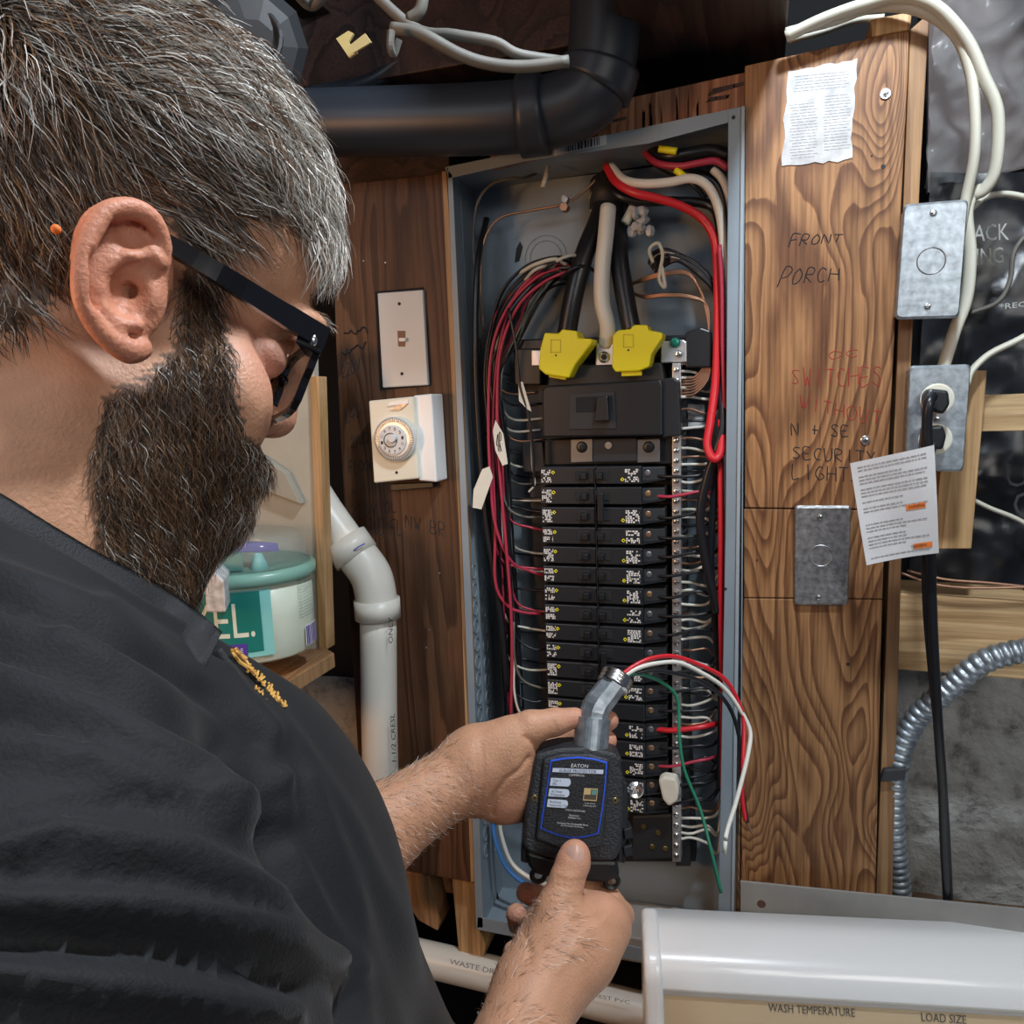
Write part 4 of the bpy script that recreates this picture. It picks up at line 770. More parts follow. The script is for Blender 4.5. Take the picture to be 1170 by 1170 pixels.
bodyt = lathe([(RT*.93, zb_), (RT*.955, zb_+.003), (RT*.985, zb_+hh*.5), (RT*.99, zt-.004)], 'tub', 'body', tb)
lathe([(RT*1.0, zt-.010), (RT*1.05, zt-.008), (RT*1.05, zt+.003), (RT*.99, zt+.006)], 'tubrim', 'rim', tb)
lathe([(RT*.99, zt+.006), (RT*.93, zt+.034), (RT*.86, zt+.040)], 'clearlid', 'clear_lid', tb)
def tub_patch(a0, a1, z0, z1, m_, name, parent, r=RT*1.0, n=10):
    V = [tubp(a0+(a1-a0)*i/n, z, r) for z in (z0, z1) for i in range(n+1)]; return ob(name, V, [[i, i+1, n+2+i, n+1+i] for i in range(n)], m_, parent, smooth=True)
def tub_text(s, a0, a1, z0, z1, m_, parent, r=RT*1.006):
    V, Fc = text_mesh(s); return ob('lettering', [tubp(a0+(a1-a0)*v[0], z0+(z1-z0)*v[1], r) for v in V], Fc, m_, parent)
AO = 34
tub_patch(-70+AO, 22+AO, zb_+hh*.10, zb_+hh*.88, 'tealight', 'aqua_border', bodyt, RT*.998)
tub_patch(-70+AO, 14+AO, zb_+hh*.16, zb_+hh*.86, 'teal', 'teal_panel', bodyt, RT*1.002)
tub_text('YEL.', -34+AO, 9+AO, zb_+hh*.34, zb_+hh*.74, 'tub', bodyt)
tub_patch(-30+AO, 3+AO, zb_+hh*.13, zb_+hh*.27, 'purple', 'purple_panel', bodyt, RT*1.004); tub_text('CARE', -10+AO, 0+AO, zb_+hh*.17, zb_+hh*.22, 'lettering', bodyt, RT*1.008)
tub_text('MAKES 16 GARMENTS', -35+AO, 14+AO, zb_+hh*.90, zb_+hh*.94, 'ink', bodyt)
for j in range(13):
    z = zb_+hh*(.88-.037*j); tub_text(random.choice(['with a small amount of water', 'do not mix with bleach and', 'keep closed and out of reach']), 46+AO, 76+AO, z, z+hh*.022, 'teal', bodyt)
tub_patch(52+AO, 74+AO, zb_+hh*.08, zb_+hh*.33, 'lettering', 'barcode', bodyt)
for j in range(9): tub_patch(53+AO+j*2.3, 53+AO+j*2.3+random.uniform(.7, 1.6), zb_+hh*.09, zb_+hh*.32, 'purple', 'bar', bodyt, RT*1.006, 2)
pkt = ob('packet', *prism([tubp(-15, zt+.006, RT*.88), tubp(40, zt+.008, RT*.88), tubp(40, zt+.028, RT*.84), tubp(-15, zt+.024, RT*.84)], [tubp(-15, zt+.006, RT*.4), tubp(40, zt+.008, RT*.4), tubp(40, zt+.028, RT*.4), tubp(-15, zt+.024, RT*.4)], .001), 'teal', tb, label='teal packet inside the lid')
ob('packet', *prism([tubp(5, zt+.029, RT*.84), tubp(75, zt+.024, RT*.84), tubp(75, zt+.034, RT*.82), tubp(5, zt+.038, RT*.82)], [tubp(5, zt+.029, RT*.4), tubp(75, zt+.024, RT*.4), tubp(75, zt+.034, RT*.4), tubp(5, zt+.038, RT*.4)], .001), 'purple', tb, label='purple packet inside the lid')
ob('bottle_tip', *tube([tubp(58, zt, RT*.72), tubp(58, zt+.024, RT*.72)], .012, 12, 2, rfun=lambda t: .013-.009*t), 'tealight', tb, smooth=True)
pbq = [W(236, 700, .30), W(258, 700, .30), W(256, 664, .30), W(246, 655, .30), W(232, 652, .30)]
pb = ob('paper_carton', *prism(pbq, [p+np.array([-.03, .05, 0]) for p in pbq], .002), mat('carton_print', (.55, .56, .56), .7, var=.35, vscale=120), label='grey speckled paper carton between the beard and the tub', cat='carton')
# grey rail behind the washer
rl = thing('steel_rail', 'grey steel rail with a hole running behind the washer console', 'rail', W(1000, 1070, .02))
ob('web', *wprism([(846, 1080), (1200, 1105), (1200, 1042), (846, 1007)], .022, .019, .0005), 'steelgrey', rl)
ob('bolt_hole', *disc(W(870, 1033, .0226), .0052, FRONT, .001, 14), mat('rust', (.12, .06, .04), .8), rl)
# ================================================================== washer
ws = thing('washing_machine', 'white washing machine with beige control console at the lower right', 'washing machine', (.75, -.55, 0))
def WQ(px, py, dep): return Q(px, py, dep)
def band(rows, m_, name, parent=None, smooth=False, bev=0):
    """rows: list of (left point, right point)"""
    V = []; 
    for a_, b_ in rows: V += [a_, b_]
    return ob(name, V, [[2*i, 2*i+1, 2*i+3, 2*i+2] for i in range(len(rows)-1)], m_, parent or ws, smooth=smooth)
# console in local frame: direction along its length
K0 = Q(735, 1058, .94); _v = F_+R_*(1170-585)/FPX-U_*(1080-585)/FPX; K1 = CAM+_v*((K0[2]-CAM[2])/_v[2]); ax = (K1-K0); ax[2] *= .0; ax /= np.linalg.norm(ax); zup = np.array([0, 0, 1.]); nr = np.cross(ax, zup)  # toward viewer
ztop = K0[2]
def K(s, out, up): return np.array([K0[0], K0[1], ztop])+ax*s+nr*out+zup*up
print('console', ax, nr, K0, K1)
Lc = .72; prof = [(-.04, -.30), (-.04, -.01), (-.035, 0), (-.0, .0), (.030, -.004), (.042, -.010), (.050, -.020), (.055, -.036)]
V = []; 
for s in (.0, Lc):
    for o_, u_ in prof: V.append(K(s+.014, o_, u_))
n = len(prof); Fc = [[i, i+1, n+i+1, n+i] for i in range(n-1)]
V += [K(.014, .055, -.30), K(Lc+.014, .055, -.30)]
ob('console_top', V, Fc, 'washer', ws, smooth=True)
ob('trim_lip', *prism([K(.014, .057, -.043), K(Lc, .057, -.043), K(Lc, .057, -.036), K(.014, .057, -.036)], [K(.014, .03, -.043), K(Lc, .03, -.043), K(Lc, .03, -.036), K(.014, .03, -.036)], .001), mat('trim_grey', (.45, .42, .38), .3), ws)
ob('control_panel', *prism([K(.014, .075, -.17), K(Lc, .075, -.17), K(Lc, .054, -.043), K(.014, .054, -.043)], [K(.014, .03, -.17), K(Lc, .03, -.17), K(Lc, .03, -.043), K(.014, .03, -.043)]), 'washbeige', ws)
capp = [(-.042, -.30), (-.042, -.012), (-.035, .002), (.0, .003), (.030, -.001), (.046, -.008), (.058, -.022), (.064, -.045), (.085, -.17), (.085, -.30)]
Vf = [K(0, a_, b_) for a_, b_ in capp]; Vb = [K(.020, a_, b_) for a_, b_ in capp]; Vf = [v-ax*.002 for v in Vf]; ob('end_cap', *prism(Vf, Vb, .0075, 4), 'washer', ws)
def panel_text(s, s0, s1, h0, h1):
    def PP(s_, t): return K(s_, .0545+(.021*t/.127)+.0006, -.043-t)
    V, Fc = text_quad(s, [PP(s0, h1), PP(s1, h1), PP(s1, h0), PP(s0, h0)]); return ob('lettering', V, Fc, mat('print_brown', (.10, .09, .08), .7), ws)
def s_of(px, py):   # parameter along the console for a pixel
    v = F_+R_*(px-585)/FPX-U_*(py-585)/FPX; P0 = K(0, .056, -.06); nn = nr; t = ((P0-CAM)@nn)/(v@nn); P = CAM+v*t; return (P-K0)@ax, ztop-.043-P[2]
a0, h0 = s_of(878, 1146); a1, _ = s_of(977, 1150); b0, h2 = s_of(1053, 1157); b1, _ = s_of(1104, 1163); h0 = max(h0, .003); h2 = max(h2, .003)
print('txt', a0, a1, h0, b0, b1, h2)
panel_text('WASH TEMPERATURE', a0, a1, h0, h0+.009); panel_text('LOAD SIZE', b0, b1, h2, h2+.009)
cb = K(0, -.05, 0); c1 = K(.70, -.05, 0)
def KB(s, o_, z): p = K(s, o_, 0); return np.array([p[0], p[1], z])
zc = ztop-.19
def hexa(s0, s1, o0, o1, z0, z1, bev): return prism([KB(s0, o1, z0), KB(s1, o1, z0), KB(s1, o1, z1), KB(s0, o1, z1)], [KB(s0, o0, z0), KB(s1, o0, z0), KB(s1, o0, z1), KB(s0, o0, z1)], bev)
ob('cabinet', *hexa(.0, .70, -.05, .60, .02, zc, .008), 'washer', ws); ob('lid', *hexa(.08, .62, .12, .56, zc, zc+.012, .004), 'washer', ws)
for s_ in (.05, .65):
    for o_ in (.0, .55): ob('foot', *disc(KB(s_, o_, .02), .02, (0, 0, 1), .02, 12), 'blackplastic', ws)
# ================================================================== surface from blended shapes (camera-space metres)
def rcone(a, b, ra, rb, k=.004, sub=False): return ('c', np.array(a, float), np.array(b, float), ra, rb, k, sub)
def ell(c, r, k=.006, rot=None, sub=False): return ('e', np.array(c, float), np.array(r, float), np.eye(3) if rot is None else np.array(rot, float), None, k, sub)
def pval(p, X):
    if p[0] == 'c':
        a, b, ra, rb = p[1:5]; ab = b-a; t = np.clip(((X-a)@ab)/(ab@ab+1e-12), 0, 1); return np.linalg.norm(X-a-t[:, None]*ab, axis=1)-(ra+(rb-ra)*t)
    c, r, Rm = p[1:4]; Y = (X-c)@Rm.T; k0 = np.linalg.norm(Y/r, axis=1); k1 = np.linalg.norm(Y/(r*r), axis=1)+1e-9; return k0*(k0-1)/k1
def pbound(p):
    if p[0] == 'c': return (p[1]+p[2])/2, np.linalg.norm(p[2]-p[1])/2+max(p[3], p[4])
    return p[1], max(p[2])
def evalf(prims, X, BC, BR, per):
    """X points grouped per block (per points each); BC block centres; BR radius"""
    D = np.full(len(X), .12)
    for p in prims:
        c, rad = pbound(p); k = p[5]; near = np.linalg.norm(BC-c, axis=1) < rad+BR+k+.045
        if not near.any(): continue
        nb = np.nonzero(near)[0]; idx = (nb[:, None]*per+np.arange(per)[None, :]).ravel()
        v = pval(p, X[idx]); d = D[idx]
        if p[6]: v = -v; h = np.clip(.5-.5*(d-v)/k, 0, 1); D[idx] = d*(1-h)+v*h+k*h*(1-h)
        else: h = np.clip(.5+.5*(v-d)/k, 0, 1); D[idx] = v*(1-h)+d*h-k*h*(1-h)
    return D
def surfnet(prims, h, cut=None):
    ad = [p for p in prims if not p[6]]; lo = np.min([pbound(p)[0]-pbound(p)[1] for p in ad], 0)-.02; hi = np.max([pbound(p)[0]+pbound(p)[1] for p in ad], 0)+.02
    B = 8; bs = B*h; nb = np.ceil((hi-lo)/bs).astype(int)+1
    I = np.stack(np.meshgrid(*[np.arange(n) for n in nb], indexing='ij'), -1).reshape(-1, 3); BC = lo+(I+.5)*bs
    d0 = evalf(prims, BC, BC, 0.0, 1); keep = np.abs(d0) < bs*1.5+.006; I = I[keep]; BC = BC[keep]
    o = np.stack(np.meshgrid(*[np.arange(B+1)]*3, indexing='ij'), -1).reshape(-1, 3); per = (B+1)**3
    gi = (I[:, None, :]*B+o[None]); X = lo+gi.reshape(-1, 3)*h
    D = evalf(prims, X, BC, bs*.87, per)
    if cut is not None: D = np.maximum(D, cut(X))
    D = D.reshape(len(I), B+1, B+1, B+1); S = D < 0
    c8 = [(i, j, k) for i in (0, 1) for j in (0, 1) for k in (0, 1)]
    def sl(A, c): return A[:, c[0]:c[0]+B, c[1]:c[1]+B, c[2]:c[2]+B]
    cnt = sum(sl(S, c).astype(np.int8) for c in c8); act = (cnt > 0) & (cnt < 8); ai = np.argwhere(act)
    vals = np.stack([sl(D, c)[act] for c in c8], 1); cell = I[ai[:, 0]]*B+ai[:, 1:]
    acc = np.zeros((len(ai), 3)); n = np.zeros(len(ai)); cc = np.array(c8, float)
    for a in range(8):
        for b in range(a+1, 8):
            if np.abs(cc[a]-cc[b]).sum() != 1: continue
            va, vb = vals[:, a], vals[:, b]; m = (va < 0) != (vb < 0); t = np.where(m, va/(va-vb+1e-12*(~m)), 0); acc[m] += cc[a]+(cc[b]-cc[a])*t[m, None]; n[m] += 1
    V = lo+(cell+acc/n[:, None])*h; DIM = nb*B+2; key = (cell[:, 0]*DIM[1]+cell[:, 1])*DIM[2]+cell[:, 2]; order = np.argsort(key); ks = key[order]
    F = []
    for ax_ in range(3):
        e = [0, 0, 0]; e[ax_] = 1; u, v = [(1, 2), (2, 0), (0, 1)][ax_]
        A = S[:, :B, :B, :B]; Bv = S[:, e[0]:e[0]+B, e[1]:e[1]+B, e[2]:e[2]+B]; m = A != Bv; q = np.argwhere(m); flip = A[m]; g = I[q[:, 0]]*B+q[:, 1:]
        cs = []
        for du, dv in ((0, 0), (-1, 0), (-1, -1), (0, -1)):
            gg = g.copy(); gg[:, u] += du; gg[:, v] += dv; kk = (gg[:, 0]*DIM[1]+gg[:, 1])*DIM[2]+gg[:, 2]; p = np.clip(np.searchsorted(ks, kk), 0, len(ks)-1); cs.append(np.where(ks[p] == kk, order[p], -1))
        f = np.stack(cs, 1); ok = (f >= 0).all(1); f = f[ok]; fl = flip[ok]; f[~fl] = f[~fl][:, ::-1]; F.append(f)
    return V, np.concatenate(F)
def vnormals(V, F):
    a, b, c = V[F[:, 0]], V[F[:, 1]], V[F[:, 2]]; fn = np.cross(b-a, c-a); N = np.zeros_like(V)
    for i in range(4): np.add.at(N, F[:, i], fn)
    return N/(np.linalg.norm(N, axis=1)[:, None]+1e-12)
def fastmesh(name, Vw, F, m, parent, smooth=True, cols=None, **k):
    org = bd(parent) if parent is not None else Vw.mean(0); me = bpy.data.meshes.new(name); Vl = (Vw-org).astype(np.float32); nf, s = F.shape
    me.vertices.add(len(Vl)); me.vertices.foreach_set('co', Vl.ravel()); me.loops.add(nf*s); me.loops.foreach_set('vertex_index', F.astype(np.int32).ravel())
    me.polygons.add(nf); me.polygons.foreach_set('loop_start', np.arange(0, nf*s, s, dtype=np.int32)); me.polygons.foreach_set('loop_total', np.full(nf, s, np.int32))
    me.polygons.foreach_set('use_smooth', np.full(nf, smooth)); me.update(); me.validate()
    me.materials.append(MT[m] if isinstance(m, str) else m)
    if cols is not None:
        at = me.color_attributes.new('Tone', 'FLOAT_COLOR', 'POINT'); at.data.foreach_set('color', np.concatenate([cols, np.ones((len(cols), 1))], 1).astype(np.float32).ravel())
    o = bpy.data.objects.new(name, me); COL.objects.link(o); o.parent = parent; return props(o, **k)
def attr_mat(name, rough, sss=0, bump=0, bscale=400, spec=.4, aniso=0):
    m = mat(name, (.5, .5, .5), rough, bump=bump, bscale=bscale, sss=sss, spec=spec); nt = m.node_tree; a = nt.nodes.new('ShaderNodeAttribute'); a.attribute_name = 'Tone'
    b = nt.nodes['Principled BSDF']; nt.links.new(a.outputs['Color'], b.inputs['Base Color']); return m
MT['skin'] = attr_mat('skin', .48, sss=.10, bump=.35, bscale=500, spec=.4); MT['hairm'] = attr_mat('hair', .42, spec=.45)
# ---- head frame
TH = math.radians(36); nL = np.array([math.sin(TH), 0, math.cos(TH)]); aF = np.array([math.cos(TH), 0, -math.sin(TH)]); UP = np.array([0, 1., 0])
E0 = Qc(150, 330, .34); O0 = E0-.07*nL
def HP(px, py, lat=0.0):
    d = np.array([(px-585)/FPX, (585-py)/FPX, -1]); return d*(((O0@nL)+lat)/(d@nL))
def HD(x, y, z): return O0+aF*x+UP*y+nL*z
def hrot(deg):
    c, s = math.cos(math.radians(deg)), math.sin(math.radians(deg)); a2 = aF*c+UP*s; b2 = -aF*s+UP*c; return np.stack([a2, b2, nL])
def mir(p):  # reflect a shape across the head's mid-plane
    def r(P): return P-2*((P-O0)@nL)*nL
    if p[0] == 'c': return ('c', r(p[1]), r(p[2]))+p[3:]
    Rm = np.stack([x-2*(x@nL)*nL for x in p[3]]); return ('e', r(p[1]), p[2], Rm)+p[4:]
P = []
def both(p): P.append(p); P.append(mir(p))
# skull and face
P.append(ell(HD(.012, .072, 0), (.099, .086, .076), rot=hrot(-14)))
P.append(ell(HD(.052, .046, 0), (.056, .055, .056), .02, rot=hrot(-14)))
P.append(ell(HD(.030, -.045, 0), (.048, .060, .055), .022, rot=hrot(-20)))      # jaw mass
P.append(ell(HD(.046, -.090, 0), (.024, .020, .024), .02))                      # chin
both(ell(HP(266, 458, .040), (.018, .026, .018), .016))                      # cheek
both(ell(HP(352, 372, .028), (.010, .008, .022), .010))                       # brow
both(ell(HP(340, 408, .036), (.020, .015, .021), .008, sub=True))            # socket
both(ell(HP(303, 409, .029), (.0115, .011, .0115), .004))                      # eyeball and lids
nt0 = HP(326, 478); nb0 = HP(356, 400); nb0 = nb0-aF*.004
P.append(rcone(nb0, nt0-aF*.006, .006, .0105, .010)); P.append(ell(nt0-aF*.008, (.012, .010, .011), .006))
both(ell(nt0-aF*.016-UP*.003+nL*.011, (.010, .008, .006), .005)); both(ell(nt0-aF*.014-UP*.011+nL*.006, (.004, .003, .0028), .002, sub=True))
P.append(ell(HP(268, 530), (.014, .012, .022), .008)); P.append(ell(HP(279, 533), (.006, .004, .016), .003)); P.append(ell(HP(272, 548), (.006, .004, .014), .003))
# ear (near one placed from the picture, other mirrored)
def EP(px, py, l=.0): return HP(px, py, .074+l)
earl = [(193, 330), (190, 282), (176, 248), (150, 234), (120, 240), (101, 268), (92, 305), (92, 340), (104, 370), (124, 392), (148, 405), (163, 402)]
rr_ = [.003, .0036, .0042, .0046, .0046, .0045, .0042, .0040, .0038, .0042, .0055, .0050]
lat = [-.002, .004, .008, .011, .014, .016, .017, .016, .012, .008, .004, .0]
es = []
ep_ = smooth_path([EP(138+(x_-138)*.95, 318+(y_-318)*.95, l_) for (x_, y_), l_ in zip(earl, lat)], 3); er_ = np.interp(np.linspace(0, 1, len(ep_)), np.linspace(0, 1, len(rr_)), rr_)*.92
for i in range(len(ep_)-1): es.append(rcone(ep_[i], ep_[i+1], er_[i], er_[i+1], .0015))
ear = [ell(EP(138, 312, .000), (.019, .030, .007), .004, rot=hrot(6))]+[ell(EP(118, 320, .007), (.010, .028, .0045), .004, rot=hrot(8))]+es
inner = [(183, 300), (172, 288), (150, 292), (132, 305), (120, 330), (126, 352), (142, 368), (156, 372)]
for i in range(len(inner)-1): ear.append(rcone(EP(*inner[i], .006+(.003 if 1 < i < 6 else 0)), EP(*inner[i+1], .006+(.003 if 1 < i+1 < 6 else 0)), .0030, .0030, .0025))
ear.append(ell(EP(168, 338, .003), (.005, .0075, .0045), .003, rot=hrot(10)))     # tragus
cs = [ell(EP(150, 330, .012), (.0085, .0125, .010), .004, rot=hrot(-18), sub=True), ell(EP(150, 333, .0), (.0028, .0032, .02), .002, sub=True),
      rcone(EP(112, 300, .018), EP(140, 262, .016), .0030, .0034, .003, sub=True), rcone(EP(112, 300, .018), EP(110, 345, .017), .003, .0025, .003, sub=True), ell(EP(156, 272, .014), (.009, .005, .006), .004, sub=True, rot=hrot(-25))]
for p in ear: both(p)
for p in cs: both(p)
# neck, shoulders, torso core
nk = HD(-.035, -.06, 0); nb = HD(-.075, -.20, 0)
P.append(rcone(nk, nb, .062, .078, .03)); P.append(rcone(HD(.005, -.09, 0), HD(-.03, -.19, 0), .045, .06, .03))
ch = HD(-.07, -.36, 0); be = HD(-.03, -.60, 0)
shR = HD(-.055, -.245, .185); shL = HD(-.055, -.245, -.185)
P.append(rcone(HD(-.07, -.22, .06), shR, .05, .046, .03)); P.append(rcone(HD(-.07, -.22, -.06), shL, .05, .046, .03))
P.append(ell(ch, (.10, .17, .15), .04, rot=hrot(0))); P.append(ell(be, (.11, .17, .14), .04, rot=hrot(0)))
P.append(ell(HD(-.04, -.80, 0), (.10, .14, .13), .04, rot=hrot(0)))
# arms
elR = np.array([-.055, -.43, -.36]); wrR = Qc(612, 1128, .545); elL = np.array([-.20, -.30, -.57]); wrL = Qc(538, 878, .655)
P.append(rcone(shR, elR, .046, .040, .03)); P.append(rcone(elR, elR*.45+wrR*.55, .042, .038, .02)); P.append(rcone(elR*.45+wrR*.55, wrR, .038, .0265, .02))
P.append(rcone(shL, elL, .046, .038, .03)); P.append(rcone(elL, elL*.5+wrL*.5, .040, .034, .02)); P.append(rcone(elL*.5+wrL*.5, wrL, .034, .026, .02))
P.append(rcone(Qc(540, 866, .655), Qc(538, 896, .66), .0235, .0235, .015))
def chain(pts, k=.0022):
    for i in range(len(pts)-1): P.append(rcone(Qc(*pts[i][:3]), Qc(*pts[i+1][:3]), pts[i][3], pts[i+1][3], k))
# LEFT hand (upper): palm, thumb, fingers round the back of the device
chain([(545, 872, .655, .024), (580, 872, .655, .023)], .015); chain([(545, 895, .66, .022), (590, 898, .662, .022)], .012)
chain([(555, 858, .655, .020), (582, 850, .655, .0215)], .012); chain([(575, 915, .66, .019), (600, 912, .668, .018)], .012); chain([(588, 870, .67, .02), (612, 880, .685, .017)], .012)
chain([(578, 850, .652, .018), (606, 831, .652, .0135)], .010); chain([(606, 831, .652, .0135), (634, 825, .656, .0112)], .004); chain([(634, 825, .656, .0112), (657, 820, .660, .0085)], .003)
chain([(600, 862, .685, .012), (640, 850, .700, .0098), (676, 832, .690, .0092), (696, 823, .672, .0082)])
chain([(605, 885, .69, .012), (645, 874, .705, .0098), (678, 855, .692, .0092), (694, 846, .674, .0082)])
chain([(600, 905, .69, .012), (640, 900, .712, .0098), (672, 890, .712, .009), (690, 880, .702, .008)])
chain([(596, 925, .685, .011), (626, 925, .708, .009), (652, 918, .712, .008), (668, 912, .708, .0072)])
# crease between thumb mound and palm

# RIGHT hand (lower)
chain([(612, 1128, .545, .0265), (640, 1095, .560, .027)], .015); chain([(632, 1120, .55, .024), (662, 1080, .568, .024)], .015)
chain([(640, 1092, .56, .026), (686, 1052, .585, .0195)], .012); chain([(650, 1080, .57, .024), (660, 1045, .600, .0185)], .012); chain([(622, 1090, .57, .022), (632, 1050, .605, .0165)], .012)
chain([(618, 1085, .585, .018), (618, 1060, .615, .015)], .012); chain([(668, 1090, .565, .022), (692, 1062, .59, .018)], .012)
chain([(640, 1075, .560, .019), (638, 1040, .571, .016)], .010); chain([(638, 1040, .571, .0155), (648, 1005, .578, .0125)], .005); chain([(648, 1005, .578, .0125), (655, 985, .583, .0123), (657, 977, .585, .0112)], .003)
chain([(694, 1052, .590, .0145), (708, 1046, .625, .011), (690, 1018, .655, .0100), (655, 1008, .668, .0092), (640, 1005, .668, .0085)], .003)
chain([(670, 1050, .60, .014), (675, 1060, .645, .0108), (640, 1032, .672, .0098), (612, 1024, .668, .009), (601, 1020, .655, .0082)], .003)
chain([(648, 1055, .61, .0135), (650, 1078, .645, .0105), (618, 1068, .655, .0100), (594, 1055, .640, .0090), (590, 1045, .630, .0084)], .003)
chain([(622, 1070, .60, .013), (622, 1098, .612, .0100), (602, 1098, .612, .0095), (588, 1098, .598, .0092), (587, 1088, .590, .008)], .003)
for a, b in ((((644, 1012, .562)), ((656, 1014, .564))), (((651, 990, .567)), ((662, 991, .567)))): pass
P.append(rcone(Qc(637, 1015, .5595), Qc(659, 1017, .5605), .0012, .0012, .0025, True)); P.append(rcone(Qc(640, 1009, .5600), Qc(660, 1011, .5610), .0010, .0010, .0025, True))
V, F = surfnet(P, .0017)
print('body', len(V), len(F))
N = vnormals(V, F); 
if (N*(V-V.mean(0))).sum() < 0: F = F[:, ::-1]; N = -N
def pj(V): return 585+FPX*V[:, 0]/-V[:, 2], 585-FPX*V[:, 1]/-V[:, 2]
def inpoly(x, y, poly):
    c = np.zeros(len(x), bool); n = len(poly)
    for i in range(n):
        (x1, y1), (x2, y2) = poly[i], poly[(i+1) % n]; m = ((y1 > y) != (y2 > y)) & (x < (x2-x1)*(y-y1)/(y2-y1+1e-12)+x1); c ^= m
    return c
def foldside(V):
    l = (V-O0)@nL; W_ = V.copy(); m = l < 0; W_[m] -= 2*l[m, None]*nL; return W_, l
def seg_d(x, y, pl):
    D_ = np.full(len(x), 1e9)
    for (x1, y1), (x2, y2) in zip(pl[:-1], pl[1:]):
        t = np.clip(((x-x1)*(x2-x1)+(y-y1)*(y2-y1))/((x2-x1)**2+(y2-y1)**2), 0, 1); D_ = np.minimum(D_, np.hypot(x-x1-t*(x2-x1), y-y1-t*(y2-y1)))
    return D_
bx_, by_ = pj(V); vis_ = (N*-V).sum(1) > 0; dsp = np.zeros(len(V))
for pl_, w_, a_, d0_, d1_ in [([(604, 866), (594, 880), (578, 890), (566, 908), (562, 930)], 3, .0016, .60, .70), ([(600, 842), (612, 852), (617, 866)], 3, .0016, .60, .70), ([(549, 848), (553, 880), (548, 925)], 2.5, .0009, .60, .70), ([(543, 850), (546, 880), (542, 920)], 2, .0007, .60, .70), ([(632, 822), (636, 834)], 2, .0008, .6, .7),
        ([(637, 1004), (650, 1008), (666, 1006)], 2.5, .0010, .5, .6), ([(636, 1011), (650, 1014), (665, 1012)], 2, .0009, .5, .6), ([(645, 1040), (662, 1048), (680, 1040)], 4, .0014, .5, .62), ([(600, 1070), (606, 1085), (604, 1100)], 3, .0012, .5, .62),
        ([(636, 1108), (662, 1076), (692, 1048)], 8, -.0012, .5, .62), ([(618, 1100), (640, 1066), (655, 1044)], 7, -.0010, .5, .62), ([(205, 560), (230, 520)], 1, 0, 0, .1)]:
    m_ = vis_ & (-V[:, 2] > d0_) & (-V[:, 2] < d1_); dsp[m_] -= a_*np.exp(-(seg_d(bx_[m_], by_[m_], pl_)/w_)**2)
V = V+N*dsp[:, None]
SCALP = [(-900, -600), (420, -600), (420, 276), (372, 276), (345, 258), (315, 248), (285, 250), (254, 278), (243, 332), (228, 322), (205, 285), (190, 250), (160, 228), (125, 226), (96, 248), (84, 290), (66, 335), (30, 368), (0, 382), (-900, 430)]
BEARD = [(212, 295), (243, 326), (258, 370), (266, 425), (272, 470), (284, 500), (300, 510), (320, 512), (320, 760), (120, 760), (112, 620), (108, 520), (122, 450), (160, 432), (196, 400), (206, 350)]
W_, lt = foldside(V); px, py = pj(W_); jx = np.sin(V[:, 0]*900+V[:, 2]*500)*np.sin(V[:, 1]*1100); jy = np.sin(V[:, 1]*1300+1)*np.sin(V[:, 2]*800+V[:, 0]*700); px = px+8*jx; py = py+8*jy; hy = (V-O0)@UP; isface = (np.linalg.norm(V-HD(.01, .0, 0), axis=1) < .19)
earm = np.zeros(len(V), bool)
for p in [ell(EP(138, 318, .014), (.028, .050, .030), rot=hrot(6))]: earm |= pval(p, W_) < 0
earm &= (np.abs(lt) > .0745)
scalp = inpoly(px, py, SCALP) & isface & ~earm; beard = inpoly(px, py, BEARD) & isface & (hy > -.15) & ~earm
nosem = np.linalg.norm(W_-nt0, axis=1) < .020; beard &= ~nosem
skin = np.array([.62, .325, .195]); cols = np.tile(skin, (len(V), 1))
cols[earm] = [.60, .25, .15]
def tint(c, r, col, f):
    w = np.exp(-np.sum((V-c)**2, 1)/r**2)[:, None]*f; cols[:] = cols*(1-w)+np.array(col)*w
for c, r in ((nt0, .014), (HD(.07, -.02, .045), .02), (HD(.07, -.02, -.045), .02)): tint(c, r, (.62, .26, .19), .7)
for pt_ in ((696, 823, .672), (694, 846, .674), (601, 1020, .655), (590, 1048, .632), (588, 1094, .592), (657, 977, .585), (657, 820, .660), (580, 915, .65), (690, 1040, .59)): tint(Qc(*pt_), .016, (.62, .27, .19), .65)
nf = np.sin(V[:, 0]*310+2*np.sin(V[:, 1]*190))*np.sin(V[:, 1]*270+np.sin(V[:, 2]*230)); cols *= (1+.05*nf)[:, None]
cols[scalp] = [.13, .085, .06]; cols[beard] = [.20, .115, .075]
cols[(np.linalg.norm(W_-HD(.086, -.074, .0), axis=1) < .013)] = [.42, .16, .13]
foot = cam2w(HD(-.05, 0, 0)); man = thing('person', 'bearded man in glasses and a black polo shirt holding the surge protector in both hands', 'person', (foot[0], foot[1], 0))
fastmesh('body', cam2w(V), F, 'skin', man, cols=cols)
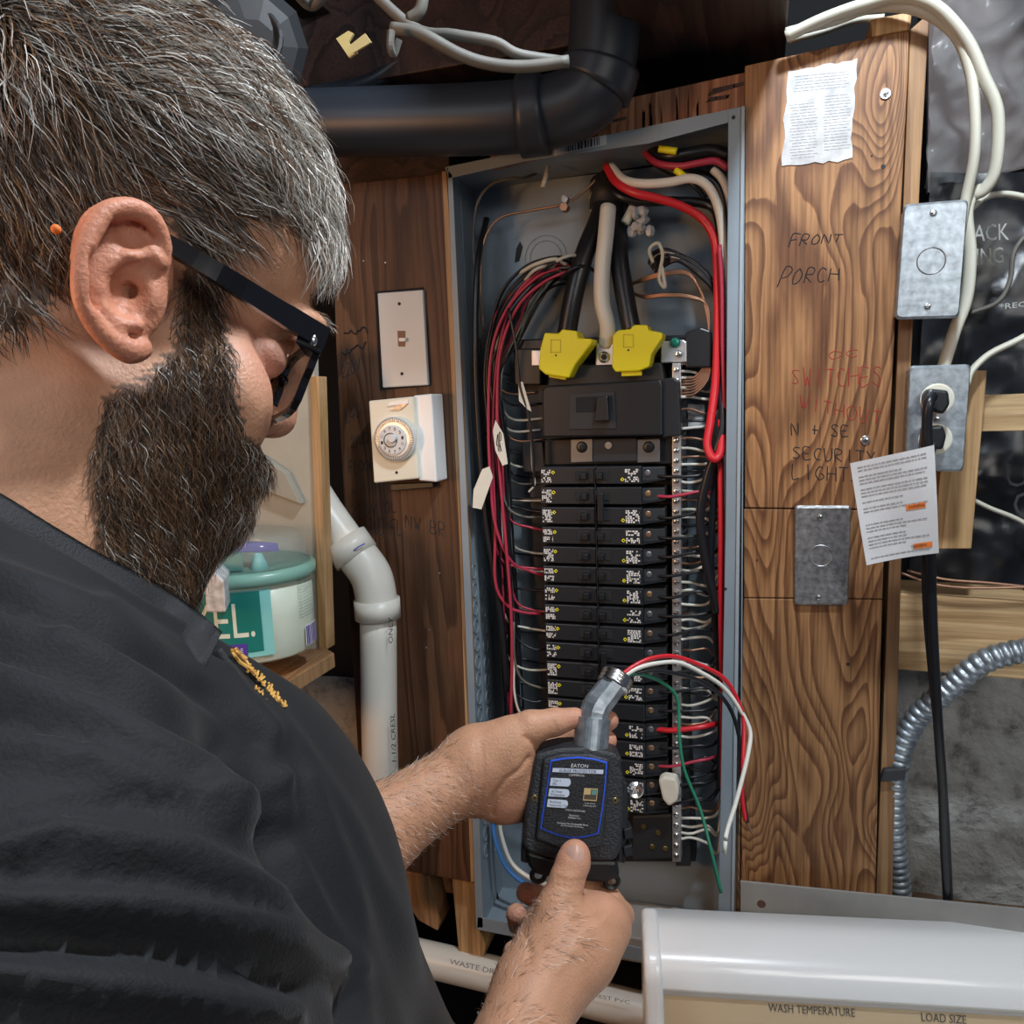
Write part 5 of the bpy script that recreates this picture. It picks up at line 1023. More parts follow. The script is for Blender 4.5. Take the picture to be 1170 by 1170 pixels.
# thumb nail
def nail(c, ax_, w, l, name='fingernail'):
    V_ = []; ax_ = np.array(ax_)/np.linalg.norm(ax_); vw = -np.array(c)/np.linalg.norm(c); sd = np.cross(ax_, vw); sd /= np.linalg.norm(sd); up_ = np.cross(sd, ax_)
    if up_@vw < 0: up_ = -up_
    for j in range(7):
        for i in range(7):
            a = (i/6-.5)*2; b = (j/6-.5)*2; s = math.sqrt(max(0, 1-(max(0, abs(b)-.4)/.62)**2)); V_.append(np.array(c)+sd*a*w*s+ax_*b*l-up_*(a*a*w*.45*s)-up_*(b*b*l*.08))
    Fn = np.array([[j*7+i, j*7+i+1, (j+1)*7+i+1, (j+1)*7+i] for j in range(6) for i in range(6)]); V_ = np.array(V_); fastmesh(name, cam2w(np.concatenate([V_, V_-up_*.0008])), np.concatenate([Fn, Fn[:, ::-1]+49]), 'nail', man)
nail(Qc(657, 979, .5722), Qc(657, 965, .580)-Qc(655, 995, .575), .0066, .0078)
# eyes
for s_ in (1, -1): 
    c = (HP(298, 410, .028) if s_ > 0 else HP(298, 410, .028)-2*.028*nL); Vb, Fb = ball(c, .0112, 14, 10); ob('eye', cam2w(np.array(Vb)), Fb, 'eye', man, smooth=True)
# ---- hair strands
fk = [((375, 270), (.05, 1)), ((385, 300), (-.1, 1)), ((350, 200), (.5, .85)), ((300, 100), (.8, .6)), ((200, 20), (.9, .45)), ((200, 150), (.9, .40)), ((260, 230), (.85, .35)), ((300, 270), (.9, .25)), ((100, 170), (.35, .75)), ((140, 210), (.7, .35)), ((50, 250), (.1, 1)), ((100, 50), (.7, .35)), ((0, 100), (.1, .8)), ((40, 340), (.35, .9)), ((220, 270), (.6, .6)), ((240, 320), (.1, 1))]
bk = [((230, 340), (.05, 1)), ((200, 500), (.05, 1)), ((270, 480), (-.15, 1)), ((150, 600), (.25, .9)), ((130, 480), (-.1, .9)), ((300, 510), (.5, .85)), ((260, 600), (.15, 1))]
def flow(px, py, keys):
    w = 0; s = 0
    for (x, y), d in keys:
        q = 1/((px-x)**2+(py-y)**2+400)**1.5; w = w+q; s = s+q[:, None]*np.array([d[0], -d[1], 0])[None]
    s /= w[:, None]; return s/np.linalg.norm(s, axis=1)[:, None]
def strands(mask, n, keys, L0, L1, lift, curl, seg, rad, colf, name, label, clump=0, grav=0., frz=.25):
    fm = mask[F].all(1); fi = np.nonzero(fm)[0]; fi = fi[RNG.integers(0, len(fi), n)]; uv = RNG.random((n, 2))
    a, b, c, d = (V[F[fi, i]] for i in range(4)); u, v = uv[:, :1], uv[:, 1:]; p = a*(1-u)*(1-v)+b*u*(1-v)+c*u*v+d*(1-u)*v; nn = N[F[fi, 0]]
    Wm, l = foldside(p); x, y = pj(Wm); fl = flow(x, y, keys); sgn = l < 0
    # flow direction lives in the head's side plane
    f3 = fl[:, :1]*aF+fl[:, 1:2]*UP
    if clump:   # neighbouring roots share a lock direction
        cell = np.floor(p/clump).astype(int); hsh = np.sin(cell@np.array([12.9898, 78.233, 37.719]))*43758.5453; hsh -= np.floor(hsh); h2 = np.modf(hsh*917.3)[0]; h3 = np.modf(hsh*391.7)[0]
    else: hsh = RNG.random(n); h2 = RNG.random(n); h3 = RNG.random(n)
    t = f3-(np.sum(f3*nn, 1))[:, None]*nn; t /= np.linalg.norm(t, axis=1)[:, None]+1e-9; sd = np.cross(nn, t)
    t = t+sd*((hsh-.5)*frz*2)[:, None]+RNG.normal(0, .10, (n, 3)); L = L0+(L1-L0)*(.6*h2+.4*RNG.random(n)); lf = lift*(.5+h3)
    dirn = t+nn*lf[:, None]; dirn /= np.linalg.norm(dirn, axis=1)[:, None]; ph = RNG.random(n)*6.28+hsh*6; st = (L/seg)[:, None]; cur = p-nn*.0006; pts = [cur]; k1 = RNG.normal(0, 1, n)
    for i in range(seg):
        q = dirn+(sd*np.sin(ph+i*.85*(1+.3*h2))[:, None]+nn*np.cos(ph+i*.85)[:, None]*.6)*curl-nn*(lf*1.5*i/seg)[:, None]+np.array([0, -grav*i/seg, 0]); q /= np.linalg.norm(q, axis=1)[:, None]; cur = cur+q*st; pts.append(cur)
    pts = np.stack(pts, 1); T = np.gradient(pts, axis=1); view = RNG.normal(0, 1, (n, 3))*.6-cur/np.linalg.norm(cur, axis=1)[:, None]; sdv = np.cross(T, view[:, None, :]); sdv /= np.linalg.norm(sdv, axis=2)[..., None]+1e-9
    wd_ = rad*(1-np.linspace(0, 1, seg+1)**2*.85)[None, :, None]; A = pts+sdv*wd_; B = pts-sdv*wd_; VV = np.stack([A, B], 2).reshape(-1, 3); m = seg+1
    base = (np.arange(n)*m*2)[:, None]; i = np.arange(seg)[None]; Fh = np.stack([base+2*i, base+2*i+1, base+2*i+3, base+2*i+2], -1).reshape(-1, 4)
    cc = np.repeat(colf(x, y, n, hsh, l), m*2, axis=0); o = fastmesh(name, cam2w(VV), Fh, 'hairm', man, smooth=True, cols=cc); props(o, label=label, kind='stuff'); return o
def tone(g, bright=1.0):   # g: share of grey
    def f(x, y, n, hsh, l):
        G = np.clip(g(x, y)+.25*(hsh-.5), 0, .95); r = RNG.random(n); dk = np.array([.035, .021, .013]); br = np.array([.19, .10, .048]); gr = np.array([.55, .52, .47]); c = np.where((r < G)[:, None], gr*(.6+.6*RNG.random((n, 1))), np.where((RNG.random(n) < .5)[:, None], dk, br)); return c*bright
    return f
gs = lambda x, y: .14+.55*np.clip((x-100)/250, 0, 1)*np.clip((430-y)/300, .3, 1)  # real grey, raised towards the top front to paint the highlight there
strands(scalp, 26000, fk, .018, .034, .26, .20, 8, .00024, tone(gs), 'hair', 'dark brown hair streaked with grey', clump=.007, frz=.45)
topm = scalp & (((V-HD(.03, .11, 0))@UP > -.03) | ((V-O0)@aF > .075)) & (hy > .05)
strands(topm, 16000, fk, .026, .046, .50, .30, 8, .00030, tone(lambda x, y: .45+.3*np.clip((x-180)/180, 0, 1), 1.25), 'hair_top', 'longer wavy greying hair on top with a highlight in its colour', clump=.009, frz=.6)  # strand colour brightened on top as a painted highlight over real grey
gb = lambda x, y: -.04+.24*np.clip((x-230)/60, 0, 1)+.15*np.clip((y-480)/150, 0, 1)
strands(beard, 22000, bk, .012, .028, .50, .50, 8, .00017, tone(gb, .95), 'beard', 'bushy brown beard flecked with grey', frz=.7, grav=.5)
chinm = beard & (hy < -.055)
strands(chinm, 11000, bk, .012, .026, .55, .50, 8, .00017, tone(gb, .95), 'beard_tip', 'longer curly beard hair under the chin', frz=.8, grav=.6)
armm = (np.linalg.norm(V-wrR, axis=1) < .16) & ((V-wrR)@(elR-wrR) > .006) | (np.linalg.norm(V-wrL, axis=1) < .17) & ((V-wrL)@(elL-wrL) > 0.001)
strands(armm, 9000, [((0, 0), (.5, .4))], .006, .012, .35, .2, 3, .00011, tone(lambda x, y: .25+0*x, 1.7), 'arm_hair', 'fine light arm hair')
browm = (np.linalg.norm(W_-HD(.104, .018, .028), axis=1) < .012)
if browm[F].all(1).any(): strands(browm, 500, [((0, 0), (.2, .3))], .006, .010, .4, .2, 3, .0002, tone(lambda x, y: .2+0*x), 'eyebrow', None)
# ---- glasses (own thing, worn by the man)
gl = thing('glasses', 'black rectangular spectacles worn by the bearded man', 'glasses', cam2w(HP(350, 440, 0)))
LT = .074
def gob(name, V_, F_, m_, par, **k): return ob(name, cam2w(np.array(V_)), F_, m_, par, **k)
hA, hB = HP(188, 276, LT+.002), HP(374, 391, LT)
def arm_mesh(mirr=False):
    pts = [HP(165, 268, LT+.001), HP(188, 277, LT+.003), HP(250, 313, LT+.006), HP(320, 357, LT+.004), HP(372, 388, LT)]
    if mirr: pts = [p-2*((p-O0)@nL)*nL for p in pts]
    sp_ = smooth_path(pts, 5); V_ = []
    for i, p in enumerate(sp_):
        t = i/(len(sp_)-1); hgt = .0030+.0030*t if t < .8 else .0056; T = sp_[min(i+1, len(sp_)-1)]-sp_[max(i-1, 0)]; T /= np.linalg.norm(T); up_ = np.cross(nL, T); up_ /= np.linalg.norm(up_)
        if up_@UP < 0: up_ = -up_
        for a, b in ((1, 1), (1, -1), (-1, -1), (-1, 1)): V_.append(p+up_*hgt*a+nL*.0019*b)
    n_ = len(sp_); Fc = [[4*i+k, 4*i+(k+1) % 4, 4*i+4+(k+1) % 4, 4*i+4+k] for i in range(n_-1) for k in range(4)]+[[3, 2, 1, 0], [4*n_-4, 4*n_-3, 4*n_-2, 4*n_-1]]; return V_, Fc
for mm in (False, True): gob('temple_arm', *arm_mesh(mm), 'frame', gl)
# front frame: plane across the face, pitched
ph_ = math.radians(20); fD = -(UP*math.cos(ph_)+aF*math.sin(ph_)); fn = aF*math.cos(ph_)-UP*math.sin(ph_); hc = hB-LT*nL+fn*.002
def FP(l, d, w=0): return hc+nL*l+fD*d+fn*w-fn*(.007*(l/.074)**2)
for s_ in (1, -1):
    outl = []
    for k in range(28):
        a = 2*math.pi*k/28; e = 5; cx, cy = .040, .016; c_, sn_ = math.cos(a), math.sin(a); rr0 = (abs(c_)**e+abs(sn_)**e)**(-1/e); outl.append((cx+.029*c_*rr0*(1-.08*(sn_ > 0)), cy+.0175*sn_*rr0))
    V_ = []; n_ = len(outl)
    for w_, sc_ in ((0, 1.0), (0, 1.17), (.0035, 1.17), (.0035, 1.0)):
        for x_, y_ in outl: V_.append(FP(s_*(.040+(x_-.040)*sc_), .016+(y_-.016)*sc_*(1.02), w_))
    Fc = [[j*n_+i, ((j+1) % 4)*n_+i, ((j+1) % 4)*n_+(i+1) % n_, j*n_+(i+1) % n_] for j in range(4) for i in range(n_)]
    gob('frame_rim', V_, Fc, 'frame', gl)
    V_ = [FP(s_*x_, y_, .0015) for x_, y_ in outl]+[FP(s_*x_, y_, .003) for x_, y_ in outl]; gob('lens', V_, [list(range(n_)), list(range(2*n_-1, n_-1, -1))]+[[i, (i+1) % n_, n_+(i+1) % n_, n_+i] for i in range(n_)], 'lens', gl)
    gob('end_piece', *prism([FP(s_*.062, -.004, -.003), FP(s_*.0745, -.002, -.010), FP(s_*.0745, .008, -.010), FP(s_*.066, .009, -.002)], [FP(s_*.062, -.004, .004), FP(s_*.076, -.002, .004), FP(s_*.076, .008, .004), FP(s_*.066, .009, .004)], .001), 'frame', gl)
    gob('nose_pad', *ball(FP(s_*.011, .024, -.006), (.003, .005, .003), 8, 6), 'zinc', gl, smooth=True)
    gob('hinge', *ball(FP(s_*.0755, .003, -.002), (.0022, .0035, .0022), 8, 6), 'zinc', gl, smooth=True)
gob('bridge', *tube([FP(-.013, .010, .002), FP(0, .005, .003), FP(.013, .010, .002)], .0026, 8, 4), 'frame', gl, smooth=True)
# small orange speck set in the hair behind the ear
ob('orange_speck', *ball(cam2w(HP(64, 262, .083)), .0020, 8, 6), 'orange', smooth=True, label='small orange bead in the hair behind the ear', cat='speck')
# ---- shirt
S = []
S.append(ell(HD(-.015, -.34, 0), (.168, .195, .19), .05))
S.append(ell(HD(.04, -.62, 0), (.232, .28, .21), .06))
S.append(ell(HD(.01, -.80, 0), (.19, .16, .19), .06))
S.append(rcone(HD(-.055, -.160, .070), HD(-.065, -.222, .175), .060, .074, .05)); S.append(rcone(HD(-.055, -.160, -.070), HD(-.065, -.222, -.175), .060, .072, .05))
slR = shR*.22+elR*.78; slL = shL*.3+elL*.7
S.append(rcone(shR, slR, .078, .078, .035)); S.append(rcone(shL, slL, .072, .066, .05))
S.append(rcone(HD(-.030, -.13, 0), HD(-.04, -.22, 0), .078, .10, .03))
ncx = HD(-.040, -.10, 0)
def scut(X):   # hem, neck opening, sleeve ends
    y = (X-O0)@UP; d1 = -.86-y; 
    pl = HD(-.03, -.110, 0); nrm_ = UP*.83+aF*.56; d2 = (X-pl)@nrm_; d2 = np.where(np.linalg.norm(X-HD(-.02, -.13, 0), axis=1) < .17, d2, -1)
    d3 = []
    for sh_, sl_ in ((shR, slR), (shL, slL)):
        ax_ = (sl_-sh_)/np.linalg.norm(sl_-sh_); q = (X-sl_)@ax_; rad_ = np.linalg.norm(X-sl_, axis=1); d3.append(np.where(rad_ < .135, q, -1))
    return np.maximum.reduce([d1, d2]+d3)
Vs, Fs = surfnet(S, .0036, scut); Ns = vnormals(Vs, Fs)
# folds follow the cloth, pressed in along drag lines
sx, sy = pj(Vs); nearm = ((Vs-O0)@nL > -.03)
def seg_d(x, y, pl):
    D_ = np.full(len(x), 1e9)
    for (x1, y1), (x2, y2) in zip(pl[:-1], pl[1:]):
        t = np.clip(((x-x1)*(x2-x1)+(y-y1)*(y2-y1))/((x2-x1)**2+(y2-y1)**2), 0, 1); D_ = np.minimum(D_, np.hypot(x-x1-t*(x2-x1), y-y1-t*(y2-y1)))
    return D_
FOLDS = [([(-60, 640), (106, 704), (212, 773), (297, 847), (318, 930)], 12, .006), ([(-60, 700), (132, 768), (254, 835), (310, 900)], 10, .005), ([(-60, 770), (106, 825), (222, 889), (268, 940)], 12, .007), ([(-60, 845), (106, 868), (212, 915), (250, 935)], 11, .005),
         ([(-60, 985), (60, 950), (212, 975), (318, 1032), (388, 1115)], 11, .005), ([(-60, 1030), (160, 1036), (300, 1060), (370, 1110)], 12, .006), ([(-60, 1108), (160, 1130), (330, 1160)], 12, .005),
         ([(250, 770), (330, 860), (400, 1000), (450, 1180)], 10, .003), ([(300, 800), (400, 940), (470, 1080), (500, 1180)], 9, .003), ([(345, 900), (400, 1040), (420, 1180)], 9, .003), ([(120, 690), (250, 770), (300, 850)], 8, .003), ([(60, 740), (200, 820), (290, 910)], 7, .003),
         ([(330, 980), (360, 1040), (400, 1110)], 9, .004)]
GRV = [([(-60, 960), (60, 927), (127, 917), (200, 922), (265, 940)], 4, .003), ([(300, 950), (330, 1020), (392, 1108), (402, 1180)], 9, .008), ([(-60, 668), (100, 735), (220, 800), (305, 880)], 8, .004), ([(-60, 735), (120, 795), (240, 862)], 8, .004), ([(-60, 810), (106, 848), (215, 902)], 8, .004), ([(-60, 1070), (160, 1085), (330, 1125)], 9, .004), ([(-60, 1006), (160, 1005), (310, 1046)], 7, .003)]
disp = np.zeros(len(Vs))
for pl_, w_, a_ in FOLDS: disp += 1.0*a_*np.exp(-(seg_d(sx, sy, pl_)/(w_*1.5))**2)
for pl_, w_, a_ in GRV: disp -= .95*a_*np.exp(-(seg_d(sx, sy, pl_)/(w_*1.3))**2)
disp *= nearm
o3 = (Vs-O0); disp += .0009*np.sin(o3[:, 1]*55+6*np.sin(o3[:, 0]*11)+4*o3[:, 2]*9)
Vs = Vs+Ns*disp[:, None]
shirt = fastmesh('shirt', cam2w(Vs), Fs, 'shirt', man, label='black cotton polo shirt')
# collar: fold-down leaf draped round the neck
def snap(px_, py_, dep0, off=.004):
    """point on the shirt seen at this pixel, lifted off the cloth"""
    d = np.hypot(sx-px_, sy-py_); d = np.where((Ns@np.array([0, 0, 1.]) > -.1), d, 1e9); i = np.argsort(d)[:12]; dep = np.min(-Vs[i, 2]); return Qc(px_, py_, dep-off)
up_l = [(-120, 505), (-60, 535), (0, 563), (60, 600), (120, 635), (180, 666), (225, 697), (254, 722)]
lo_l = [(-120, 580), (-60, 608), (0, 634), (60, 664), (120, 700), (165, 730), (200, 752), (230, 770)]
fv = np.concatenate([Vs[Ns[:, 2] > -.1], V[(N[:, 2] > -.1) & ~earm]]); fx, fy = pj(fv)
sel_ = (fx > -220) & (fx < 360) & (fy > 420) & (fy < 860); fv = fv[sel_]; fx = fx[sel_]; fy = fy[sel_]
m_ = 10; up_s = smooth_path([(*p, 0) for p in up_l], 4); lo_s = smooth_path([(*p, 0) for p in lo_l], 4); nc = len(up_s); DEP = np.zeros((nc, m_+1)); PXY = np.zeros((nc, m_+1, 2))
for i in range(nc):
    for j in range(m_+1):
        t = j/m_; x_, y_ = up_s[i][0]*(1-t)+lo_s[i][0]*t, up_s[i][1]*(1-t)+lo_s[i][1]*t; PXY[i, j] = x_, y_
        d = np.hypot(fx-x_, fy-y_); k_ = np.argsort(d)[:10]; DEP[i, j] = np.median(-fv[k_, 2])
for it in range(6):
    D2_ = DEP.copy(); D2_[1:-1] = (DEP[:-2]+2*DEP[1:-1]+DEP[2:])/4; D2_[:, 1:-1] = (D2_[:, :-2]+2*D2_[:, 1:-1]+D2_[:, 2:])/4; DEP = np.minimum(D2_, DEP+.001)
Vc = np.array([Qc(PXY[i, j, 0], PXY[i, j, 1], DEP[i, j]-.006-.004*math.sin(math.pi*min(1, j/m_*1.1))) for i in range(nc) for j in range(m_+1)])
Fc = np.array([[i*(m_+1)+j, i*(m_+1)+j+1, (i+1)*(m_+1)+j+1, (i+1)*(m_+1)+j] for i in range(nc-1) for j in range(m_)])
bk_ = Vc+Vc/np.linalg.norm(Vc, axis=1)[:, None]*.004; allV = np.concatenate([Vc, bk_]); nn_ = len(Vc)
edge = [(i*(m_+1)+m_) for i in range(nc)]; e2 = [(nc-1)*(m_+1)+j for j in range(m_+1)][::-1]; e3 = [i*(m_+1) for i in range(nc)]
rim = [[r_[k], r_[k+1], r_[k+1]+nn_, r_[k]+nn_] for r_ in (edge, e2, e3[::-1]) for k in range(len(r_)-1)]
fastmesh('collar', cam2w(allV), np.concatenate([Fc, Fc[:, ::-1]+nn_, np.array(rim)]), 'collar', man, label='ribbed black collar')
# far collar leaf and band
ring_pts = [HD(-.045+.078*math.cos(t), -.135-.035*math.cos(t)*1.0-.0, -.078*math.sin(t)) for t in np.linspace(-.4, 3.4, 18)]
gob('collar_band', *tube(ring_pts, .012, 8, 2, rfun=lambda t: (.004, .020)), 'collar', man, smooth=True)
# placket edge and embroidery
pk = [(246, 745), (262, 768), (284, 795), (303, 816)]
pp = [snap(x_, y_, 0, .001) for x_, y_ in pk]; gob('placket', *tube(pp, .003, 6, 5, rfun=lambda t: (.0035, .0016)), 'collar', man, smooth=True)
g = G(); rn = random.Random(3)
def EM(a, b):   # a along the line of lettering, b across
    w_ = 1 if a > .25 else 1.5; x_ = 266+(326-266)*a+5*b*w_; y_ = 742+(806-742)*a-5*b*w_; return snap(x_, y_, 0, .0030)
g.add(*tube([EM(.17+.17*math.cos(t_), .28*math.sin(t_)-.1) for t_ in np.linspace(0, 6.4, 18)], .0009, 5, 2))
g.add(*tube([EM(.02, .35), EM(.12, .30), EM(.22, .45)], .0008, 4, 3))
for k_ in range(15):
    a_ = .30+.047*k_; g.add(*tube([EM(a_+rn.uniform(-.01, .01), rn.uniform(.1, .75)), EM(a_+.02+rn.uniform(-.02, .02), rn.uniform(-.3, .3)), EM(a_+.03+rn.uniform(-.02, .02), rn.uniform(-.7, -.1)), EM(a_+.055, rn.uniform(-.6, .2))], .0007, 4, 3))
for k_ in range(6):
    a_ = .55+.06*k_; g.add(*tube([EM(a_, -1.3+rn.uniform(-.3, .3)), EM(a_+.03, -1.7+rn.uniform(-.3, .3)), EM(a_+.05, -1.3+rn.uniform(-.3, .3))], .0006, 4, 2))
Vg, Fg = g.V, g.F; gob('embroidery', Vg, Fg, 'embro', man, label='gold embroidered chest lettering')
# trousers, shoes (below the frame)
tr = []
hipz = HD(-.03, -.84, 0)
for s_ in (1, -1):
    h_ = HD(-.03, -.80, .085*s_); kn = HD(.0, -1.20, .10*s_); an = HD(-.03, -1.555, .11*s_)
    tr += [rcone(h_, kn, .105, .075, .03), rcone(kn, an, .075, .062, .03)]
tr.append(ell(HD(-.02, -.82, 0), (.15, .09, .165), .04, rot=hrot(0)))
Vt, Ft = surfnet(tr, .008, lambda X: -1.575-(X-O0)@UP)
# camera is pitched: stand the legs upright by building them in world space
def upright(Vx):
    c = cam2w(hipz); d = Vx-hipz; h = d@UP; x_ = d@aF; z_ = d@nL; wF = cam2w(aF+hipz)-c; wF[2] = 0; wF /= np.linalg.norm(wF); wN = np.array([wF[1], -wF[0], 0.]); return c+wF*x_[:, None]+wN*z_[:, None]+np.array([0, 0, 1.])*h[:, None]
zf = cam2w(hipz)[2]; Vw = upright(Vt); top_ = Vw[:, 2].max(); lo_ = Vw[:, 2].min(); Vw[:, 2] = .05+(Vw[:, 2]-lo_)*(top_-.05)/(top_-lo_)
fastmesh('trousers', Vw, Ft, 'denim', man, label='dark denim trousers')
for s_ in (1, -1):
    c = upright(np.array([HD(-.03, -1.5, .11*s_)]))[0]; f2 = upright(np.array([HD(.2, -1.5, .12*s_)]))[0]; c[2] = .045; f2[2] = .035; bk2 = c+(c-f2)*.25
    g = G(); g.add(*tube([bk2, c, (c+f2)/2, f2], .045, 14, 4, rfun=lambda t: (.045-.008*t, .044-.012*t))); vs_ = np.array(g.V); vs_[:, 2] = np.maximum(vs_[:, 2], .0); ob('shoe', vs_, g.F, 'leather', man, smooth=True)
# ================================================================== surge protector held in the hands
D0 = .628
def DV(px_, py_, dd=0.0): return Q(px_, py_, D0-(py_-925)*.00010+dd)
sp_dev = thing('surge_protector', 'black surge protector with blue-edged label and metal conduit nipple held in both hands', 'surge protector', DV(655, 1005, .02))
def dprism(pts, d0, d1, bev=0, seg=2, sc=1.0):
    fr = [DV(x_, y_, d0) for x_, y_ in pts]; push = F_*(d1-d0); bk = [p+push for p in fr]; return prism(fr, bk, bev, seg)
body_o = [(613, 862), (640, 855), (672, 854), (704, 861), (712, 868), (709, 876), (713, 888), (712, 930), (711, 965), (707, 978), (700, 985), (640, 984), (604, 975), (597, 966), (600, 930), (607, 892), (610, 872)]
hs = ob('housing', *dprism(body_o, .004, .038, .003, 3), 'devblack', sp_dev)
ob('front_cover', *dprism([(621, 868), (640, 862), (672, 862), (697, 868), (693, 930), (689, 968), (665, 972), (640, 970), (612, 960), (616, 920)], -.001, .006, .002, 3), 'devblack', sp_dev)
fcx = [(629, 869), (645, 866), (662, 865), (680, 867), (694, 871), (692, 900), (689, 925), (684, 953), (668, 957), (650, 958), (634, 954), (617, 947), (621, 920), (626, 890)]
ob('label_border', *dprism(fcx, -.0022, .0, .0004), 'bluetrim', sp_dev)
cx_, cy_ = 656, 912; inn = [(cx_+(x_-cx_)*.955, cy_+(y_-cy_)*.965) for x_, y_ in fcx]
fl_ = ob('label_face', *dprism(inn, -.0026, -.001, .0002), 'devface', sp_dev)
def LQ(u0, v0, u1, v1):   # label coordinates 0..1 (left-right, top-bottom)
    c = [(629, 869), (693, 871), (684, 953), (618, 947)]
    def pt(u, v): x_ = c[0][0]*(1-u)*(1-v)+c[1][0]*u*(1-v)+c[2][0]*u*v+c[3][0]*(1-u)*v; y_ = c[0][1]*(1-u)*(1-v)+c[1][1]*u*(1-v)+c[2][1]*u*v+c[3][1]*(1-u)*v; return DV(x_, y_, -.0029)
    return [pt(u0, v1), pt(u1, v1), pt(u1, v0), pt(u0, v0)]
def ltext(s, u0, v0, u1, v1, m_='lettering', par=None):
    V_, F_l = text_quad(s, LQ(u0, v0, u1, v1), -F_*.0004); ob('lettering', V_, F_l, m_, par or sp_dev)
ltext('EATON', .38, .035, .68, .085); 
st_ = ob('title_strip', LQ(.06, .105, .96, .165), [[0, 1, 2, 3]], 'pill', sp_dev); ltext('SURGE PROTECTOR', .18, .115, .84, .155, 'ink', st_)
ltext('COMMERCIAL', .36, .18, .64, .21)
for i, (s1, s2) in enumerate((('Type 2', 'SPD'), ('AC Power', 'Protection'), ('Building', 'Equipment Type'))):
    v0 = .25+i*.155; q = LQ(.06, v0, .40, v0+.115); 
    pn_ = []
    for k in range(6): a_ = math.pi/2*(k/5); pn_.append((.36+.04*math.cos(a_), .03*(1-math.sin(a_))))
    rowp = [(.05, v0), (.36, v0)]+[(.36+.05*math.sin(t_), v0+.0575-.0575*math.cos(t_)) for t_ in np.linspace(.2, 2.94, 8)]+[(.36, v0+.115), (.05, v0+.115)]
    c = [(629, 869), (693, 871), (684, 953), (618, 947)]
    def pt2(u, v, dd): x_ = c[0][0]*(1-u)*(1-v)+c[1][0]*u*(1-v)+c[2][0]*u*v+c[3][0]*(1-u)*v; y_ = c[0][1]*(1-u)*(1-v)+c[1][1]*u*(1-v)+c[2][1]*u*v+c[3][1]*(1-u)*v; return DV(x_, y_, dd)
    pl_ = ob('pill_label', *prism([pt2(u, v, -.0034) for u, v in rowp], [pt2(u, v, -.0026) for u, v in rowp]), 'pill', sp_dev)
    for s_, a_, b_ in ((s1, v0+.015, v0+.05), (s2, v0+.062, v0+.097)): 
        V_, F_l = text_quad(s_, LQ(.09, a_, .09+.024*len(s_), b_), -F_*.0009); ob('lettering', V_, F_l, 'ink', pl_)
gw = ob('indicator_window', LQ(.66, .37, .90, .53), [[0, 1, 2, 3]], mat('window_brown', (.10, .075, .05), .3), sp_dev, label='small window showing the circuit board')
for a_ in ((.66, .37, .90, .385), (.66, .53, .90, .545), (.66, .37, .672, .54), (.888, .37, .90, .54)): V_ = [p-F_*.0003 for p in LQ(*a_)]; ob('window_edge', V_, [[0, 1, 2, 3]], 'gold', gw)
ob('window_edge', [p-F_*.0003 for p in LQ(.67, .385, .78, .46)], [[0, 1, 2, 3]], 'gold', gw); ob('circuit_chip', [p-F_*.0003 for p in LQ(.80, .39, .88, .46)], [[0, 1, 2, 3]], 'green', gw)
ltext('Surge Status', .69, .57, .88, .595); ltext('Indicating LED', .68, .605, .90, .63); ltext('STATUS INDICATORS', .38, .685, .72, .71)
ltext('Protected', .46, .755, .62, .78); ltext('When Lit', .44, .79, .66, .815); ltext('Contains No Serviceable Parts', .26, .875, .80, .90); ltext('See Marking on Enclosure', .33, .91, .72, .935)
for x_, y_ in ((611, 912), (703, 915)):
    ob('cover_screw', *disc(DV(x_, y_, .0030), .0024, -F_, .002, 14), 'brass', sp_dev); ob('screw_socket', *disc(DV(x_, y_, .0027), .0012, -F_, .0008, 6), 'ink', sp_dev)
# lower skirt, side ribs, feet
ob('lower_skirt', *dprism([(600, 972), (640, 982), (706, 984), (709, 1003), (690, 1010), (668, 1008), (640, 1006), (612, 1000), (603, 990)], .012, .036, .003), 'blackplastic', sp_dev)
for x0_ in (598, 709): ob('side_rib', *dprism([(x0_-3, 985), (x0_+5, 987), (x0_+9, 930), (x0_+8, 895), (x0_+3, 893)], .016, .034, .001), 'blackplastic', sp_dev)
for x_, y_ in ((615, 1000), (699, 1007)): ob('mounting_foot', *ring(DV(x_, y_, .018), .0052, .0022, -F_, 16), 'blackplastic', sp_dev); ob('mounting_foot', *dprism([(x_-9, y_-14), (x_+9, y_-13), (x_+7, y_-3), (x_-7, y_-3)], .014, .024, .001), 'blackplastic', sp_dev)
for y_ in (948, 968): ob('side_clip', *dprism([(712, y_), (722, y_-3), (724, y_+10), (714, y_+12)], .012, .028, .001), 'blackplastic', sp_dev)
ob('mounting_ear', *ring(DV(726, 903, .022), .0048, .0022, -F_, 18), 'zinc', sp_dev, label='zinc mounting ear'); ob('ear_shank', *dprism([(710, 905), (720, 906), (720, 900), (710, 899)], .020, .024, .0005), 'zinc', sp_dev)
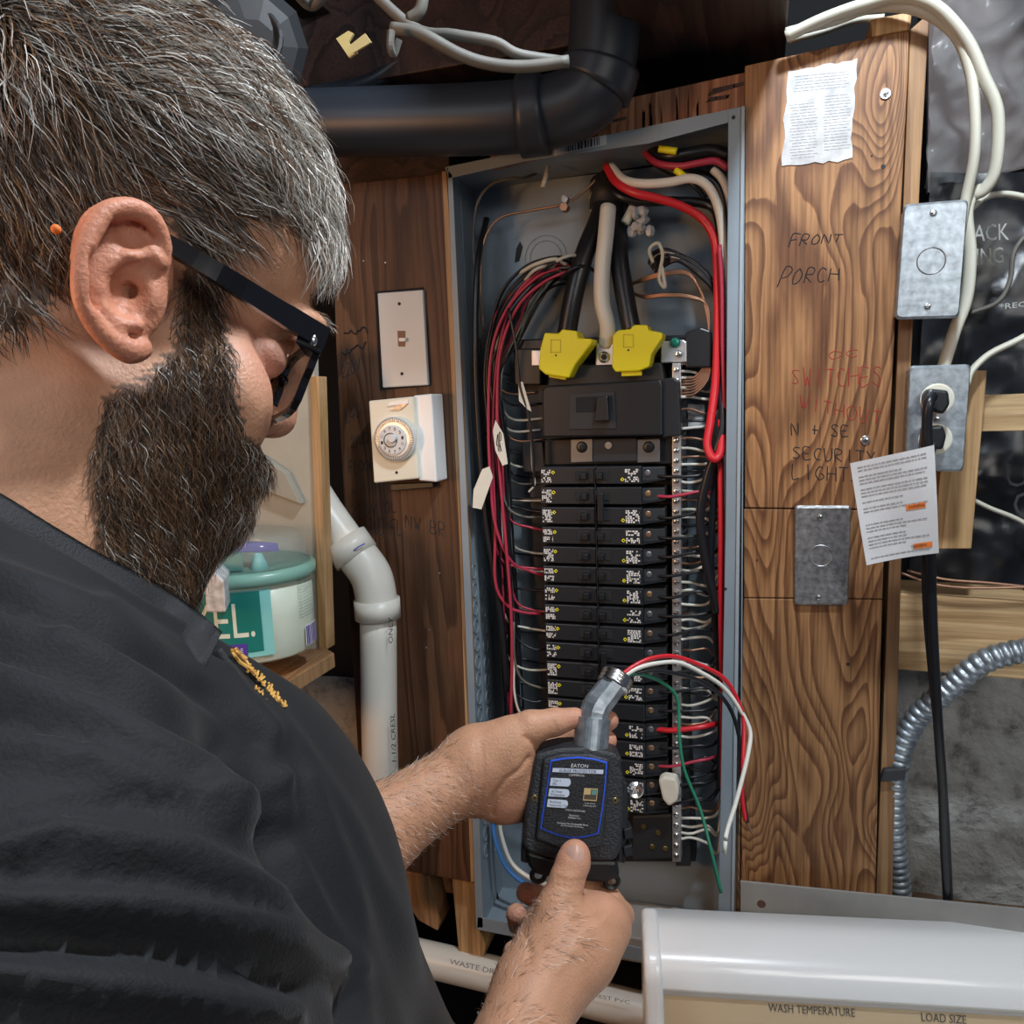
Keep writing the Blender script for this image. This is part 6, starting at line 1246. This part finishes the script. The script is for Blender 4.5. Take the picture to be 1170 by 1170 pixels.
# conduit nipple
ob('nipple', *tube([DV(674, 862, .018), DV(678, 820, .020)], .0145, 36, 2, smooth=False), 'galv', sp_dev, smooth=False, label='galvanised conduit nipple')
el_pts = [DV(678, 822, .020), DV(681, 808, .020), DV(692, 793, .024), DV(703, 778, .028)]
ob('elbow', *tube(el_pts, .0125, 8, 3, rfun=lambda t: (.0125-.001*t, .0125-.001*t)), 'galv', sp_dev, smooth=False)
ob('threaded_collar', *tube([DV(700, 784, .026), DV(703, 778, .028), DV(706, 772, .030)], .0142, 24, 8, rfun=lambda t: .0138+.0005*math.sin(t*60)), 'zinc', sp_dev, smooth=True)
def dw(pts, r, m_, name, lab_=None): V_, F_l = tube([DV(*p) for p in pts], r, 8, 8); return ob(name, V_, F_l, m_, sp_dev, smooth=True, label=lab_)
dw([(702, 780, .03), (712, 770, .032), (726, 760, .035), (745, 752, .04), (770, 750, .05), (800, 760, .06), (828, 776, .07), (845, 805, .075), (850, 830, .075), (849, 870, .07), (848, 910, .07), (852, 938, .07)], .0020, 'wred', 'lead_wire', 'red lead')
dw([(704, 782, .03), (714, 772, .032), (730, 763, .035), (750, 758, .04), (775, 757, .05), (800, 768, .06), (826, 785, .07), (845, 810, .075), (857, 835, .075), (855, 860, .07), (848, 890, .065), (840, 920, .06), (832, 945, .055), (829, 958, .05)], .0020, 'wwhite', 'lead_wire', 'white lead')
dw([(700, 780, .034), (712, 776, .036), (745, 766, .04), (800, 778, .055), (832, 806, .07), (846, 850, .075), (848, 900, .072), (854, 940, .07)], .0019, 'wblack', 'lead_wire', 'black lead')
dw([(706, 776, .03), (718, 771, .034), (735, 771, .04), (760, 782, .05), (774, 800, .055), (776, 840, .055), (782, 880, .055), (800, 925, .055), (812, 970, .05), (824, 1020, .05)], .0016, 'wgreen', 'lead_wire', 'green lead')
dw([(852, 936, .07), (855, 944, .07), (860, 952, .07)], .0010, 'copper', 'wire_end'); dw([(829, 961, .05), (828, 975, .05)], .0018, 'wwhite', 'wire_end')
